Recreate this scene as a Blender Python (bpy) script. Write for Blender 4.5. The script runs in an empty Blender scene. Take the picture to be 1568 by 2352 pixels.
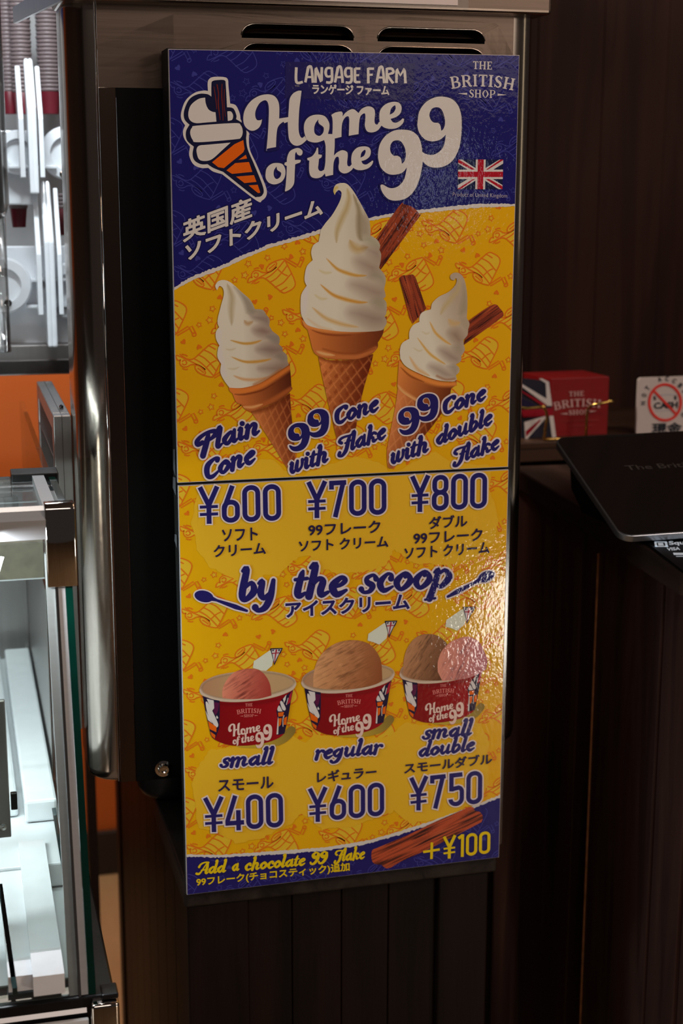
import bpy, bmesh, math, random
import numpy as np
from mathutils import Vector, Matrix
from mathutils.geometry import tessellate_polygon, delaunay_2d_cdt

S = bpy.context.scene
COL = S.collection
# ------------------------------------------------------------------ camera
RW = np.array([[0.9680882959744397, -0.05177970610199609, 0.24520178064870693],
               [-0.250604632078351, -0.2060278584909365, 0.9459121734635373],
               [0.0015393434249751418, -0.97717520617422, -0.21242939264656957]])
CAM = np.array([-.2164, -1.5022, 1.5535])
FPX = 3450.0
cam_d = bpy.data.cameras.new('camera')
cam = bpy.data.objects.new('camera', cam_d)
COL.objects.link(cam)
S.camera = cam
m = Matrix.Identity(4)
for r in range(3):
    m[r][0] = RW[r][0]; m[r][1] = -RW[r][1]; m[r][2] = -RW[r][2]; m[r][3] = CAM[r]
cam.matrix_world = m
cam_d.sensor_fit = 'VERTICAL'
cam_d.sensor_height = 36.0
cam_d.sensor_width = 24.0
cam_d.lens = FPX / 2352 * 36.0
cam_d.clip_start = .05
cam_d.dof.use_dof = True
cam_d.dof.focus_distance = 1.49
cam_d.dof.aperture_fstop = 6.3

# ------------------------------------------------------------------ world, lights, exposure
W = bpy.data.worlds.new('world')
S.world = W
W.use_nodes = True
W.node_tree.nodes['Background'].inputs[0].default_value = (.62, .50, .44, 1)
W.node_tree.nodes['Background'].inputs[1].default_value = .05
S.view_settings.view_transform = 'Standard'
S.view_settings.look = 'None'
S.view_settings.exposure = 0.0
S.view_settings.gamma = 1.0
S.view_settings.use_curve_mapping = False


def area(name, loc, target, sx, sy, power, col, spread=180):
    d = bpy.data.lights.new(name, 'AREA')
    d.shape = 'RECTANGLE'; d.size = sx; d.size_y = sy
    d.energy = power; d.color = col; d.spread = math.radians(spread)
    o = bpy.data.objects.new(name, d)
    COL.objects.link(o)
    o.location = loc
    o.rotation_euler = (Vector(target) - Vector(loc)).to_track_quat('-Z', 'Y').to_euler()
    return o


# assumed shop ceiling lamps, unseen, warm, in front of the counter
area('assumed_ceiling_front', (-.1, -2.6, 2.75), (.1, 0, 1.2), 1.2, .5, 12.2, (1, .82, .72))
area('assumed_ceiling_side', (1.7, -1.9, 2.75), (.3, .2, 1.1), .8, .5, 15, (1, .78, .66))
# assumed low daylight on the right behind the camera, added for the board's glare
area('assumed_low_daylight', (1.61, -2.85, .175), (.36, 0, 1.08), .36, .32, 8.5, (1, .92, .80))
# added soft light, source unseen, for the sheen on the steel front sheet
area('added_sheen_light', (1.75, -3.05, 2.15), (.3, 0, 1.6), 1.5, .6, 2.6, (1, .84, .70))
# small light added at head height for the glint on the upper board
area('added_board_glint', (1.26, -3.0, 1.56), (.27, 0, 1.56), .08, .22, .16, (.80, .88, 1))
# low light assumed on the left, added to brighten the rounded steel column
area('assumed_low_light_left', (-2.3, -1.7, .22), (-.1, .05, 1.0), 1.3, .45, 2.2, (1, .90, .76))
# tall warm light added on the right to brighten the right steel edge
area('added_edge_light', (2.7, -.55, 1.85), (.4, .05, 1.6), .22, 1.1, .8, (1, .86, .62))
area('assumed_lamp_over_machine', (.75, -.9, 2.7), (.3, .1, 1.7), .25, .25, 2.2, (1, .66, .42))  # assumed warm lamp, unseen, for the orange highlight on the right steel edge
# assumed cold LED strips, unseen, of the cup shelf and of the display case
area('assumed_shelf_led', (-.20, .12, 2.10), (-.12, .52, 1.50), .34, .06, 9, (.84, .94, 1))
area('assumed_case_led', (-.42, -.16, 1.240), (-.32, .12, .85), .5, .03, 4.4, (.88, .95, 1), 160)
# added light on the orange wall behind, no lamp in view
area('added_back_wall_light', (-.25, 1.1, 2.5), (-.1, 1.75, .9),   .5, .2, 26, (1, .82, .66))


# ------------------------------------------------------------------ helpers
def lin(c):
    c = c / 255.0
    return c / 12.92 if c <= .04045 else ((c + .055) / 1.055) ** 2.4


KW = (.560, .425, .368)


def A(r, g, b):
    """print ink of a given look -> reflectance"""
    return tuple(max(.004, min(.97, lin(v) / k)) for v, k in zip((r, g, b), KW))


def hit(px, py, ax, val):
    """world point seen at a place of the photograph on the plane axis=val"""
    d = RW @ np.array([px - 784.0, py - 1176.0, FPX])
    t = (val - CAM[ax]) / d[ax]
    return CAM + d * t


def P(px, py):
    h = hit(px, py, 1, 0.0)
    return (h[0], h[2])


def Parr(a):
    a = np.asarray(a, float)
    d = np.stack([a[:, 0] - 784, a[:, 1] - 1176, np.full(len(a), FPX)], 1) @ RW.T
    t = -CAM[1] / d[:, 1]
    q = CAM + d * t[:, None]
    return q[:, [0, 2]]


def tag(o, label=None, cat=None, group=None, kind=None):
    if label: o['label'] = label
    if cat: o['category'] = cat
    if group: o['group'] = group
    if kind: o['kind'] = kind
    return o


def empty(name, loc, label=None, cat=None, group=None):
    o = bpy.data.objects.new(name, None)
    COL.objects.link(o)
    o.location = loc
    o.empty_display_size = .05
    return tag(o, label, cat, group)


def link(name, me, mat, parent=None, smooth=False):
    o = bpy.data.objects.new(name, me)
    COL.objects.link(o)
    if mat: me.materials.append(mat)
    if smooth:
        for p in me.polygons: p.use_smooth = True
    if parent:
        o.parent = parent
        q = parent; off = Vector((0, 0, 0))
        while q: off += q.location; q = q.parent
        me.transform(Matrix.Translation(-off))
    return o


def B(dim_lo, dim_hi, bev=0, seg=2, bm=None):
    """box from corner to corner as a bmesh"""
    b = bm or bmesh.new()
    lo, hi = Vector(dim_lo), Vector(dim_hi)
    t = bmesh.new()
    bmesh.ops.create_cube(t, size=1)
    for v in t.verts:
        v.co = Vector((lo[i] + (v.co[i] + .5) * (hi[i] - lo[i]) for i in range(3)))
    if bev:
        bmesh.ops.bevel(t, geom=t.edges[:], offset=bev, segments=seg, profile=.5, affect='EDGES')
    merge(b, t)
    return b


def merge(b, t, M=None):
    if M is not None: bmesh.ops.transform(t, matrix=M, verts=t.verts)
    me = bpy.data.meshes.new('t')
    t.to_mesh(me); t.free()
    b.from_mesh(me)
    bpy.data.meshes.remove(me)


def cyl(b, p0, p1, r0, r1=None, n=24, caps=True):
    p0, p1 = Vector(p0), Vector(p1)
    r1 = r0 if r1 is None else r1
    t = bmesh.new()
    bmesh.ops.create_cone(t, cap_ends=caps, segments=n, radius1=r0, radius2=r1, depth=(p1 - p0).length)
    M = Matrix.Translation((p0 + p1) / 2) @ (p1 - p0).to_track_quat('Z', 'Y').to_matrix().to_4x4()
    merge(b, t, M)
    return b


def prism(pts, vec, b=None):
    """closed polygon (3D points) extruded by a vector"""
    b = b or bmesh.new()
    v0 = [b.verts.new(Vector(p)) for p in pts]
    v1 = [b.verts.new(Vector(p) + Vector(vec)) for p in pts]
    n = len(pts)
    b.faces.new(v0[::-1]); b.faces.new(v1)
    for i in range(n):
        b.faces.new((v0[i], v0[(i + 1) % n], v1[(i + 1) % n], v1[i]))
    bmesh.ops.recalc_face_normals(b, faces=b.faces[:])
    return b


def lathe(prof, n=32, b=None, M=None):
    t = bmesh.new()
    rings = []
    for r, z in prof:
        rings.append([t.verts.new((r * math.cos(2 * math.pi * i / n), r * math.sin(2 * math.pi * i / n), z)) for i in range(n)])
    for a, c in zip(rings, rings[1:]):
        for i in range(n):
            t.faces.new((a[i], a[(i + 1) % n], c[(i + 1) % n], c[i]))
    bmesh.ops.remove_doubles(t, verts=t.verts, dist=1e-6)
    bmesh.ops.recalc_face_normals(t, faces=t.faces[:])
    b = b or bmesh.new()
    merge(b, t, M)
    return b


def tube(pts, r, n=10, b=None):
    b = b or bmesh.new()
    pts = [Vector(p) for p in pts]
    rings = []
    up = Vector((0.13, 0.31, .94)).normalized()
    for i, p in enumerate(pts):
        d = (pts[min(i + 1, len(pts) - 1)] - pts[max(i - 1, 0)]).normalized()
        s = d.cross(up)
        if s.length < .05: s = d.cross(Vector((1, 0, 0)))
        s.normalize(); u = s.cross(d)
        rings.append([b.verts.new(p + (s * math.cos(2 * math.pi * k / n) + u * math.sin(2 * math.pi * k / n)) * r) for k in range(n)])
    for a, c in zip(rings, rings[1:]):
        for k in range(n):
            b.faces.new((a[k], a[(k + 1) % n], c[(k + 1) % n], c[k]))
    b.faces.new(rings[0][::-1]); b.faces.new(rings[-1])
    bmesh.ops.recalc_face_normals(b, faces=b.faces[:])
    return b


def obj(name, b, mat, parent=None, smooth=False, auto=None):
    me = bpy.data.meshes.new(name)
    b.to_mesh(me); b.free()
    o = link(name, me, mat, parent, smooth)
    if auto is not None:
        try: me.set_sharp_from_angle(angle=math.radians(auto))
        except Exception: pass
    return o


# ------------------------------------------------------------------ materials
def nodes(name):
    mt = bpy.data.materials.new(name)
    mt.use_nodes = True
    nt = mt.node_tree
    return mt, nt, nt.nodes['Principled BSDF']


def mat(name, col, rough=.5, metal=0, noise=None, bump=0, coat=0, spec=.5, emis=None, vary=.25, stretch=(1, 1, 1), aniso=0):
    mt, nt, bs = nodes(name)
    bs.inputs['Roughness'].default_value = rough
    bs.inputs['Metallic'].default_value = metal
    bs.inputs['Coat Weight'].default_value = coat
    bs.inputs['Specular IOR Level'].default_value = spec
    bs.inputs['Anisotropic'].default_value = aniso
    bs.inputs['Base Color'].default_value = (*col, 1)
    if emis:
        bs.inputs['Emission Color'].default_value = (*emis[:3], 1)
        bs.inputs['Emission Strength'].default_value = emis[3]
    sc = noise or 60
    tc = nt.nodes.new('ShaderNodeTexCoord')
    mp = nt.nodes.new('ShaderNodeMapping')
    mp.inputs['Scale'].default_value = stretch
    nz = nt.nodes.new('ShaderNodeTexNoise')
    nz.inputs['Scale'].default_value = sc
    nz.inputs['Detail'].default_value = 5
    nt.links.new(tc.outputs['Object'], mp.inputs['Vector'])
    nt.links.new(mp.outputs['Vector'], nz.inputs['Vector'])
    rp = nt.nodes.new('ShaderNodeValToRGB')
    rp.color_ramp.elements[0].position = .3
    rp.color_ramp.elements[1].position = .7
    rp.color_ramp.elements[0].color = (*[c * (1 - vary) for c in col], 1)
    rp.color_ramp.elements[1].color = (*[min(1, c * (1 + vary * .6)) for c in col], 1)
    nt.links.new(nz.outputs['Fac'], rp.inputs['Fac'])
    nt.links.new(rp.outputs['Color'], bs.inputs['Base Color'])
    if bump:
        bp = nt.nodes.new('ShaderNodeBump')
        bp.inputs['Strength'].default_value = bump
        bp.inputs['Distance'].default_value = .001
        nt.links.new(nz.outputs['Fac'], bp.inputs['Height'])
        nt.links.new(bp.outputs['Normal'], bs.inputs['Normal'])
    return mt


def wood(name, dark, light, rough=.55, axis=2, scale=26, bump=.25):
    mt, nt, bs = nodes(name)
    bs.inputs['Roughness'].default_value = rough
    bs.inputs['Specular IOR Level'].default_value = .14
    tc = nt.nodes.new('ShaderNodeTexCoord')
    mp = nt.nodes.new('ShaderNodeMapping')
    st = [1, 1, 1]; st[axis] = .07
    mp.inputs['Scale'].default_value = st
    nz = nt.nodes.new('ShaderNodeTexNoise')
    nz.inputs['Scale'].default_value = scale
    nz.inputs['Detail'].default_value = 8
    nz.inputs['Roughness'].default_value = .62
    nz.inputs['Distortion'].default_value = .6
    nt.links.new(tc.outputs['Object'], mp.inputs['Vector'])
    nt.links.new(mp.outputs['Vector'], nz.inputs['Vector'])
    rp = nt.nodes.new('ShaderNodeValToRGB')
    e = rp.color_ramp.elements
    e[0].position = .32; e[0].color = (*dark, 1)
    e[1].position = .74; e[1].color = (*light, 1)
    nt.links.new(nz.outputs['Fac'], rp.inputs['Fac'])
    nt.links.new(rp.outputs['Color'], bs.inputs['Base Color'])
    n2 = nt.nodes.new('ShaderNodeTexNoise')
    n2.inputs['Scale'].default_value = scale * 8
    nt.links.new(mp.outputs['Vector'], n2.inputs['Vector'])
    bp = nt.nodes.new('ShaderNodeBump')
    bp.inputs['Strength'].default_value = bump
    bp.inputs['Distance'].default_value = .0008
    nt.links.new(n2.outputs['Fac'], bp.inputs['Height'])
    nt.links.new(bp.outputs['Normal'], bs.inputs['Normal'])
    return mt


def glass(name, tint, gloss=.12, rough=.02):
    """thin pane: mostly see-through, with a mirror share"""
    mt = bpy.data.materials.new(name)
    mt.use_nodes = True
    nt = mt.node_tree
    nt.nodes.remove(nt.nodes['Principled BSDF'])
    tr = nt.nodes.new('ShaderNodeBsdfTransparent'); tr.inputs[0].default_value = (*tint, 1)
    gl = nt.nodes.new('ShaderNodeBsdfGlossy'); gl.inputs['Roughness'].default_value = rough
    lw = nt.nodes.new('ShaderNodeLayerWeight'); lw.inputs['Blend'].default_value = .35
    mm = nt.nodes.new('ShaderNodeMath'); mm.operation = 'MULTIPLY_ADD'
    mm.inputs[1].default_value = .6; mm.inputs[2].default_value = gloss * .5
    mx = nt.nodes.new('ShaderNodeMixShader')
    nt.links.new(lw.outputs['Fresnel'], mm.inputs[0])
    nt.links.new(mm.outputs[0], mx.inputs[0])
    nt.links.new(tr.outputs[0], mx.inputs[1]); nt.links.new(gl.outputs[0], mx.inputs[2])
    nt.links.new(mx.outputs[0], nt.nodes['Material Output'].inputs['Surface'])
    return mt


def print_mat():
    mt, nt, bs = nodes('laminated_print')
    at = nt.nodes.new('ShaderNodeVertexColor'); at.layer_name = 'ink'
    nt.links.new(at.outputs['Color'], bs.inputs['Base Color'])
    bs.inputs['Roughness'].default_value = .42
    bs.inputs['Specular IOR Level'].default_value = .06
    bs.inputs['Coat Weight'].default_value = .85
    bs.inputs['Coat Roughness'].default_value = .05
    geo = nt.nodes.new('ShaderNodeNewGeometry')
    mp = nt.nodes.new('ShaderNodeMapping'); mp.inputs['Scale'].default_value = (1, 1, .8)
    n1 = nt.nodes.new('ShaderNodeTexNoise'); n1.inputs['Scale'].default_value = 250; n1.inputs['Detail'].default_value = 2.5
    n2 = nt.nodes.new('ShaderNodeTexNoise'); n2.inputs['Scale'].default_value = 22; n2.inputs['Detail'].default_value = 2
    nt.links.new(geo.outputs['Position'], mp.inputs['Vector'])
    nt.links.new(mp.outputs['Vector'], n1.inputs['Vector']); nt.links.new(mp.outputs['Vector'], n2.inputs['Vector'])
    b1 = nt.nodes.new('ShaderNodeBump'); b1.inputs['Strength'].default_value = .15; b1.inputs['Distance'].default_value = .001
    b2 = nt.nodes.new('ShaderNodeBump'); b2.inputs['Strength'].default_value = .10; b2.inputs['Distance'].default_value = .004
    nt.links.new(n2.outputs['Fac'], b2.inputs['Height'])
    nt.links.new(n1.outputs['Fac'], b1.inputs['Height'])
    nt.links.new(b2.outputs['Normal'], b1.inputs['Normal'])
    nt.links.new(b1.outputs['Normal'], bs.inputs['Coat Normal'])
    return mt


M = {}
M['print'] = print_mat()
M['steel_strip'] = mat('painted_shade_steel', (.085, .058, .045), .25, 1, vary=.06)  # darker brown copy of the stainless, its dim reflection put into the colour
M['paper_edge'] = mat('paper_edge', (.62, .60, .62), .5, vary=.05)
M['black_board'] = mat('black_foam_board', (.012, .0115, .012), .6, noise=90, bump=.1, spec=.25)
M['grey_tape'] = mat('grey_tape', (.16, .17, .19), .35)
M['steel'] = mat('brushed_stainless', (.27, .200, .160), .27, 1, noise=220, bump=.05, vary=.07, stretch=(.04, 1, 1), aniso=.5)
M['steel_v'] = mat('polished_stainless', (.48, .41, .36), .16, 1, noise=160, bump=.03, vary=.06, stretch=(1, 1, .03), aniso=.3)
M['steel_dark'] = mat('dark_steel', (.12, .11, .105), .35, 1, noise=120, vary=.1)
M['grey_steel'] = mat('satin_grey_steel', (.34, .32, .31), .38, .9, noise=140, vary=.08, stretch=(1, 1, .05))
M['chrome'] = mat('chrome', (.62, .60, .58), .05, 1, vary=.02)
M['black_plastic'] = mat('black_plastic', (.006, .006, .007), .30, noise=200, bump=.06, spec=.3)
M['black_plate'] = mat('black_front_enamel', (.0016, .0016, .0018), .5, noise=300, spec=.08)
M['beige_reflection'] = mat('beige_reflection', (.12, .10, .07), .4)  # tone of a brownish reflection in the case glass, held as a colour
M['dark_plaster'] = mat('dark_brown_plaster', (.055, .038, .028), .8, noise=8)
M['black_matte'] = mat('black_matte', (.006, .006, .006), .8)
M['rubber'] = mat('black_rubber', (.018, .018, .019), .42, noise=60)
M['gold'] = mat('gold_rod', (.90, .60, .18), .2, 1, vary=.04)
M['alu'] = mat('anodised_aluminium', (.50, .50, .51), .3, .45, noise=300, vary=.04, stretch=(.03, 1, 1))
M['white_plastic'] = mat('white_acrylic', (.80, .82, .85), .22, coat=.3, vary=.04)
M['white_plastic_dim'] = mat('grey_white_panel', (.30, .29, .29), .5, vary=.06)
M['wood_riser'] = wood('riser_wood', (.045, .024, .016), (.10, .055, .038), .4, axis=0)
M['white_metal'] = mat('white_enamel', (.72, .74, .76), .28, vary=.05, noise=14)
M['glass'] = glass('clear_glass', (.93, .97, .95))
M['acrylic'] = glass('clear_acrylic', (.80, .78, .76), .35)
M['sleeve'] = glass('clear_plastic_sleeve', (.97, .97, .97), .03, .12)
M['glass_edge'] = mat('green_glass_edge', (.0, .020, .013), .12, coat=.5, vary=.6, noise=9)
M['teal_edge'] = mat('dark_teal_glass_edge', (.0, .018, .02), .1, coat=.6)
M['wood_table'] = wood('dark_stained_pine', (.0045, .0020, .0016), (.015, .0062, .0045), .5)
M['wood_top'] = wood('dark_stained_top', (.008, .0055, .005), (.026, .017, .014), .5, axis=0)
M['wood_side'] = wood('dark_stained_side', (.012, .009, .0075), (.05, .038, .032), .5, axis=1)
M['wood_wall'] = wood('dark_wall_boards', (.015, .0060, .0044), (.050, .0190, .0130), .6, scale=17)
M['wood_counter'] = wood('counter_boards', (.022, .0135, .0115), (.078, .046, .037), .55, axis=1, scale=22)
M['wood_panel'] = wood('counter_side_boards', (.030, .015, .013), (.110, .052, .040), .55, scale=24)
M['orange_glint'] = mat('orange_glint_paint', (.42, .17, .06), .6, noise=50, vary=.4)  # orange light seen in the board gap, put into the colour
M['orange'] = mat('orange_paint', (.62, .145, .022), .6, noise=4, vary=.05)
M['dark_skirt'] = mat('dark_skirting', (.022, .017, .017), .5)
M['tan_floor'] = wood('tan_floor', (.36, .22, .11), (.50, .33, .18), .5, axis=1, scale=9)
M['red_card'] = mat('red_card', (.30, .008, .010), .4, coat=.3, vary=.06)
M['white_card'] = mat('white_card', (.78, .70, .68), .5, vary=.03)
M['navy_card'] = mat('navy_card', (.012, .013, .035), .5)
M['sign_red'] = mat('sign_red_ink', (.70, .03, .02), .5)
M['sign_black'] = mat('sign_black_ink', (.02, .02, .022), .5)
M['tablet_body'] = mat('tablet_aluminium', (.34, .38, .43), .30, .85, vary=.04)
M['tablet_screen'] = mat('tablet_glass', (.012, .011, .011), .07, coat=1, vary=.05)
M['screen_text'] = mat('screen_lettering', (.10, .09, .085), .4)
M['card_white'] = mat('card_print_glow', (.8, .85, .9), .4, emis=(.7, .85, 1, .25))  # brightness of the white print put in as a faint glow, no lamp
M['cup_red'] = mat('red_paper_cup', (.13, .010, .018), .4, vary=.15)
M['cup_rim'] = mat('paper_cup_rim', (.17, .125, .125), .4, vary=.1)
M['notice_purple'] = mat('purple_print', (.10, .055, .22), .35, coat=.6)
M['navy_wall'] = mat('navy_panel', (.008, .018, .11), .4)
# ------------------------------------------------------------------ flat print tools
LAY = .00012           # step between ink layers


def pip(px, py, poly):
    """points in polygon, vectorised"""
    poly = np.asarray(poly); n = len(poly)
    ins = np.zeros(len(px), bool)
    x0, y0 = poly[-1]
    for x1, y1 in poly:
        if y0 != y1:
            c = ((y1 > py) != (y0 > py)) & (px < (x0 - x1) * (py - y1) / (y0 - y1) + x1)
            ins ^= c
        x0, y0 = x1, y1
    return ins


def parse(s):
    out = []
    for t in s.split():
        cn = t.endswith('!')
        out.append([float(v) for v in t.rstrip('!').split(',')] + [cn])
    return out


def smooth(pts, closed=True, step=5):
    """Catmull-Rom through points; a point flagged True stays a corner"""
    n = len(pts); out = []
    segs = n if closed else n - 1
    for i in range(segs):
        p1, p2 = pts[i], pts[(i + 1) % n]
        p0 = p1 if (p1[-1] or (not closed and i == 0)) else pts[i - 1]
        p3 = p2 if (p2[-1] or (not closed and i == n - 2)) else pts[(i + 2) % n]
        a0, a1, a2, a3 = (np.array(p[:-1]) for p in (p0, p1, p2, p3))
        k = 1 if (p1[-1] and p2[-1]) else step
        for j in range(k):
            t = j / k
            out.append(.5 * ((2 * a1) + (a2 - a0) * t + (2 * a0 - 5 * a1 + 4 * a2 - a3) * t * t + (3 * a1 - a0 - 3 * a2 + a3) * t ** 3))
    if not closed: out.append(np.array(pts[-1][:-1]))
    return np.array(out)


def sh_clip(poly, clip):
    """clip a polygon by a convex counter-clockwise polygon"""
    out = [tuple(p) for p in poly]
    for i in range(len(clip)):
        a, b = clip[i], clip[(i + 1) % len(clip)]
        inp, out = out, []
        if not inp: return []
        f = lambda p: (b[0] - a[0]) * (p[1] - a[1]) - (b[1] - a[1]) * (p[0] - a[0])
        s = inp[-1]; fs = f(s)
        for e in inp:
            fe = f(e)
            if (fe >= 0) != (fs >= 0):
                t = fs / (fs - fe)
                out.append((s[0] + (e[0] - s[0]) * t, s[1] + (e[1] - s[1]) * t))
            if fe >= 0: out.append(e)
            s, fs = e, fe
    return out


class Ink:
    def __init__(self, clip=None, org=(0, 0, 1), fn=None):
        self.v, self.f, self.c = [], [], []
        self.clip, self.org, self.fn = clip, org, fn
        self.n = 0; self.ramp = None

    def px(self, a):
        a = np.asarray(a, float)
        if self.fn: a = self.fn(a)
        else: a = a / self.org[2] + np.array(self.org[:2])
        return Parr(a)

    def tri(self, pts, faces, col, lay):
        # every stroke lies a hair above the one before, so no two inks share a plane
        self.n += 1
        lay = lay + (self.n % 60) * 1e-6 / LAY
        rp, self.ramp = self.ramp, None
        if self.clip:
            for f in faces:
                q = sh_clip([pts[i] for i in f], self.clip)
                if len(q) > 2:
                    b = len(self.v)
                    self.v += [(x, -lay * LAY, z) for x, z in q]
                    self.c += [col] * len(q); self.f.append(tuple(range(b, b + len(q))))
            return
        b = len(self.v)
        if rp is None: self.v += [(p[0], -lay * LAY, p[1]) for p in pts]
        else: self.v += [(p[0], -lay * LAY - r, p[1]) for p, r in zip(pts, rp)]
        self.c += [col] * len(pts)
        self.f += [tuple(b + i for i in f) for f in faces]

    def poly(self, pts, col, lay, holes=()):
        loops = [self.px(pts)] + [self.px(h) for h in holes]
        fs = tessellate_polygon([[Vector((p[0], p[1], 0)) for p in l] for l in loops])
        self.tri(np.concatenate(loops), fs, col, lay)

    def shape(self, s, col, lay, holes=(), halo=None, step=6):
        o = smooth(parse(s), True, step)
        hs = [smooth(parse(h), True, step) for h in holes]
        self.poly(o, col, lay, hs)
        if halo:
            for l in [o] + hs:
                self.line(l, halo[0] * 2, halo[1], halo[2], True)

    def line(self, pts, w, col, lay, closed=False, caps=True):
        pts = np.asarray(pts, float)
        if np.isscalar(w): w = np.full(len(pts), float(w))
        keep = [0] + [i for i in range(1, len(pts)) if np.hypot(*(pts[i] - pts[i - 1])) > 1e-6]
        pts = pts[keep]; w = np.asarray(w)[keep]
        n = len(pts)
        nx = np.roll(pts, -1, 0); pv = np.roll(pts, 1, 0)
        if not closed: nx[-1] = pts[-1]; pv[0] = pts[0]
        d = nx - pv
        L = np.hypot(d[:, 0], d[:, 1]); L[L == 0] = 1
        d /= L[:, None]
        nr = np.stack([-d[:, 1], d[:, 0]], 1) * (w / 2)[:, None]
        a = np.concatenate([pts + nr, pts - nr])
        A_ = self.px(a)
        fs = [(i, (i + 1) % n, n + (i + 1) % n, n + i) for i in range(n if closed else n - 1)]
        self.ramp = np.tile(np.arange(n) * .45e-6, 2)
        self.tri(A_, fs, col, lay)
        if caps and not closed:
            for k in (0, n - 1): self.dot(pts[k], w[k] / 2, col, lay)

    def dot(self, c, r, col, lay, n=12, ry=None, rot=0):
        t = np.arange(n) * 2 * math.pi / n
        ry = ry or r
        q = np.stack([np.cos(t) * r, np.sin(t) * ry], 1)
        cr, sr = math.cos(rot), math.sin(rot)
        q = q @ np.array([[cr, sr], [-sr, cr]]) + np.array(c)
        self.tri(self.px(q), [tuple(range(n))], col, lay)

    def strokes(self, s, col, lay, w=None, extra=0, caps=True, step=6):
        """'x,y,w x,y,w; ...' variable-width strokes; a leading @ closes the stroke"""
        for st in s.split(';'):
            st = st.strip()
            if not st: continue
            cl = st[0] == '@'
            p = parse(st.lstrip('@'))
            if w: p = [[q[0], q[1], w, q[-1]] for q in p]
            q = smooth(p, cl, step)
            self.line(q[:, :2], q[:, 2] + extra, col, lay, cl, caps)
            for c in p:
                if c[-1] and caps: self.dot(c[:2], (c[2] + extra) / 2, col, lay)

    def build(self, name, parent, label=None, mt=None):
        me = bpy.data.meshes.new(name)
        me.from_pydata(self.v, [], self.f)
        a = me.color_attributes.new('ink', 'FLOAT_COLOR', 'POINT')
        buf = np.ones((len(self.v), 4), np.float32)
        if self.v: buf[:, :3] = np.array(self.c)
        a.data.foreach_set('color', buf.ravel())
        bm = bmesh.new(); bm.from_mesh(me)
        for f in bm.faces:
            if f.normal.y > 0: f.normal_flip()
        bm.to_mesh(me); bm.free()
        o = link(name, me, mt or M['print'], parent)
        if label: o['label'] = label
        return o


def up_dir(x, y):
    """direction in the photograph of a vertical line on the board"""
    d = np.array([x - 759.0, y - 17073.0])
    return d / np.hypot(*d)


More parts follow.
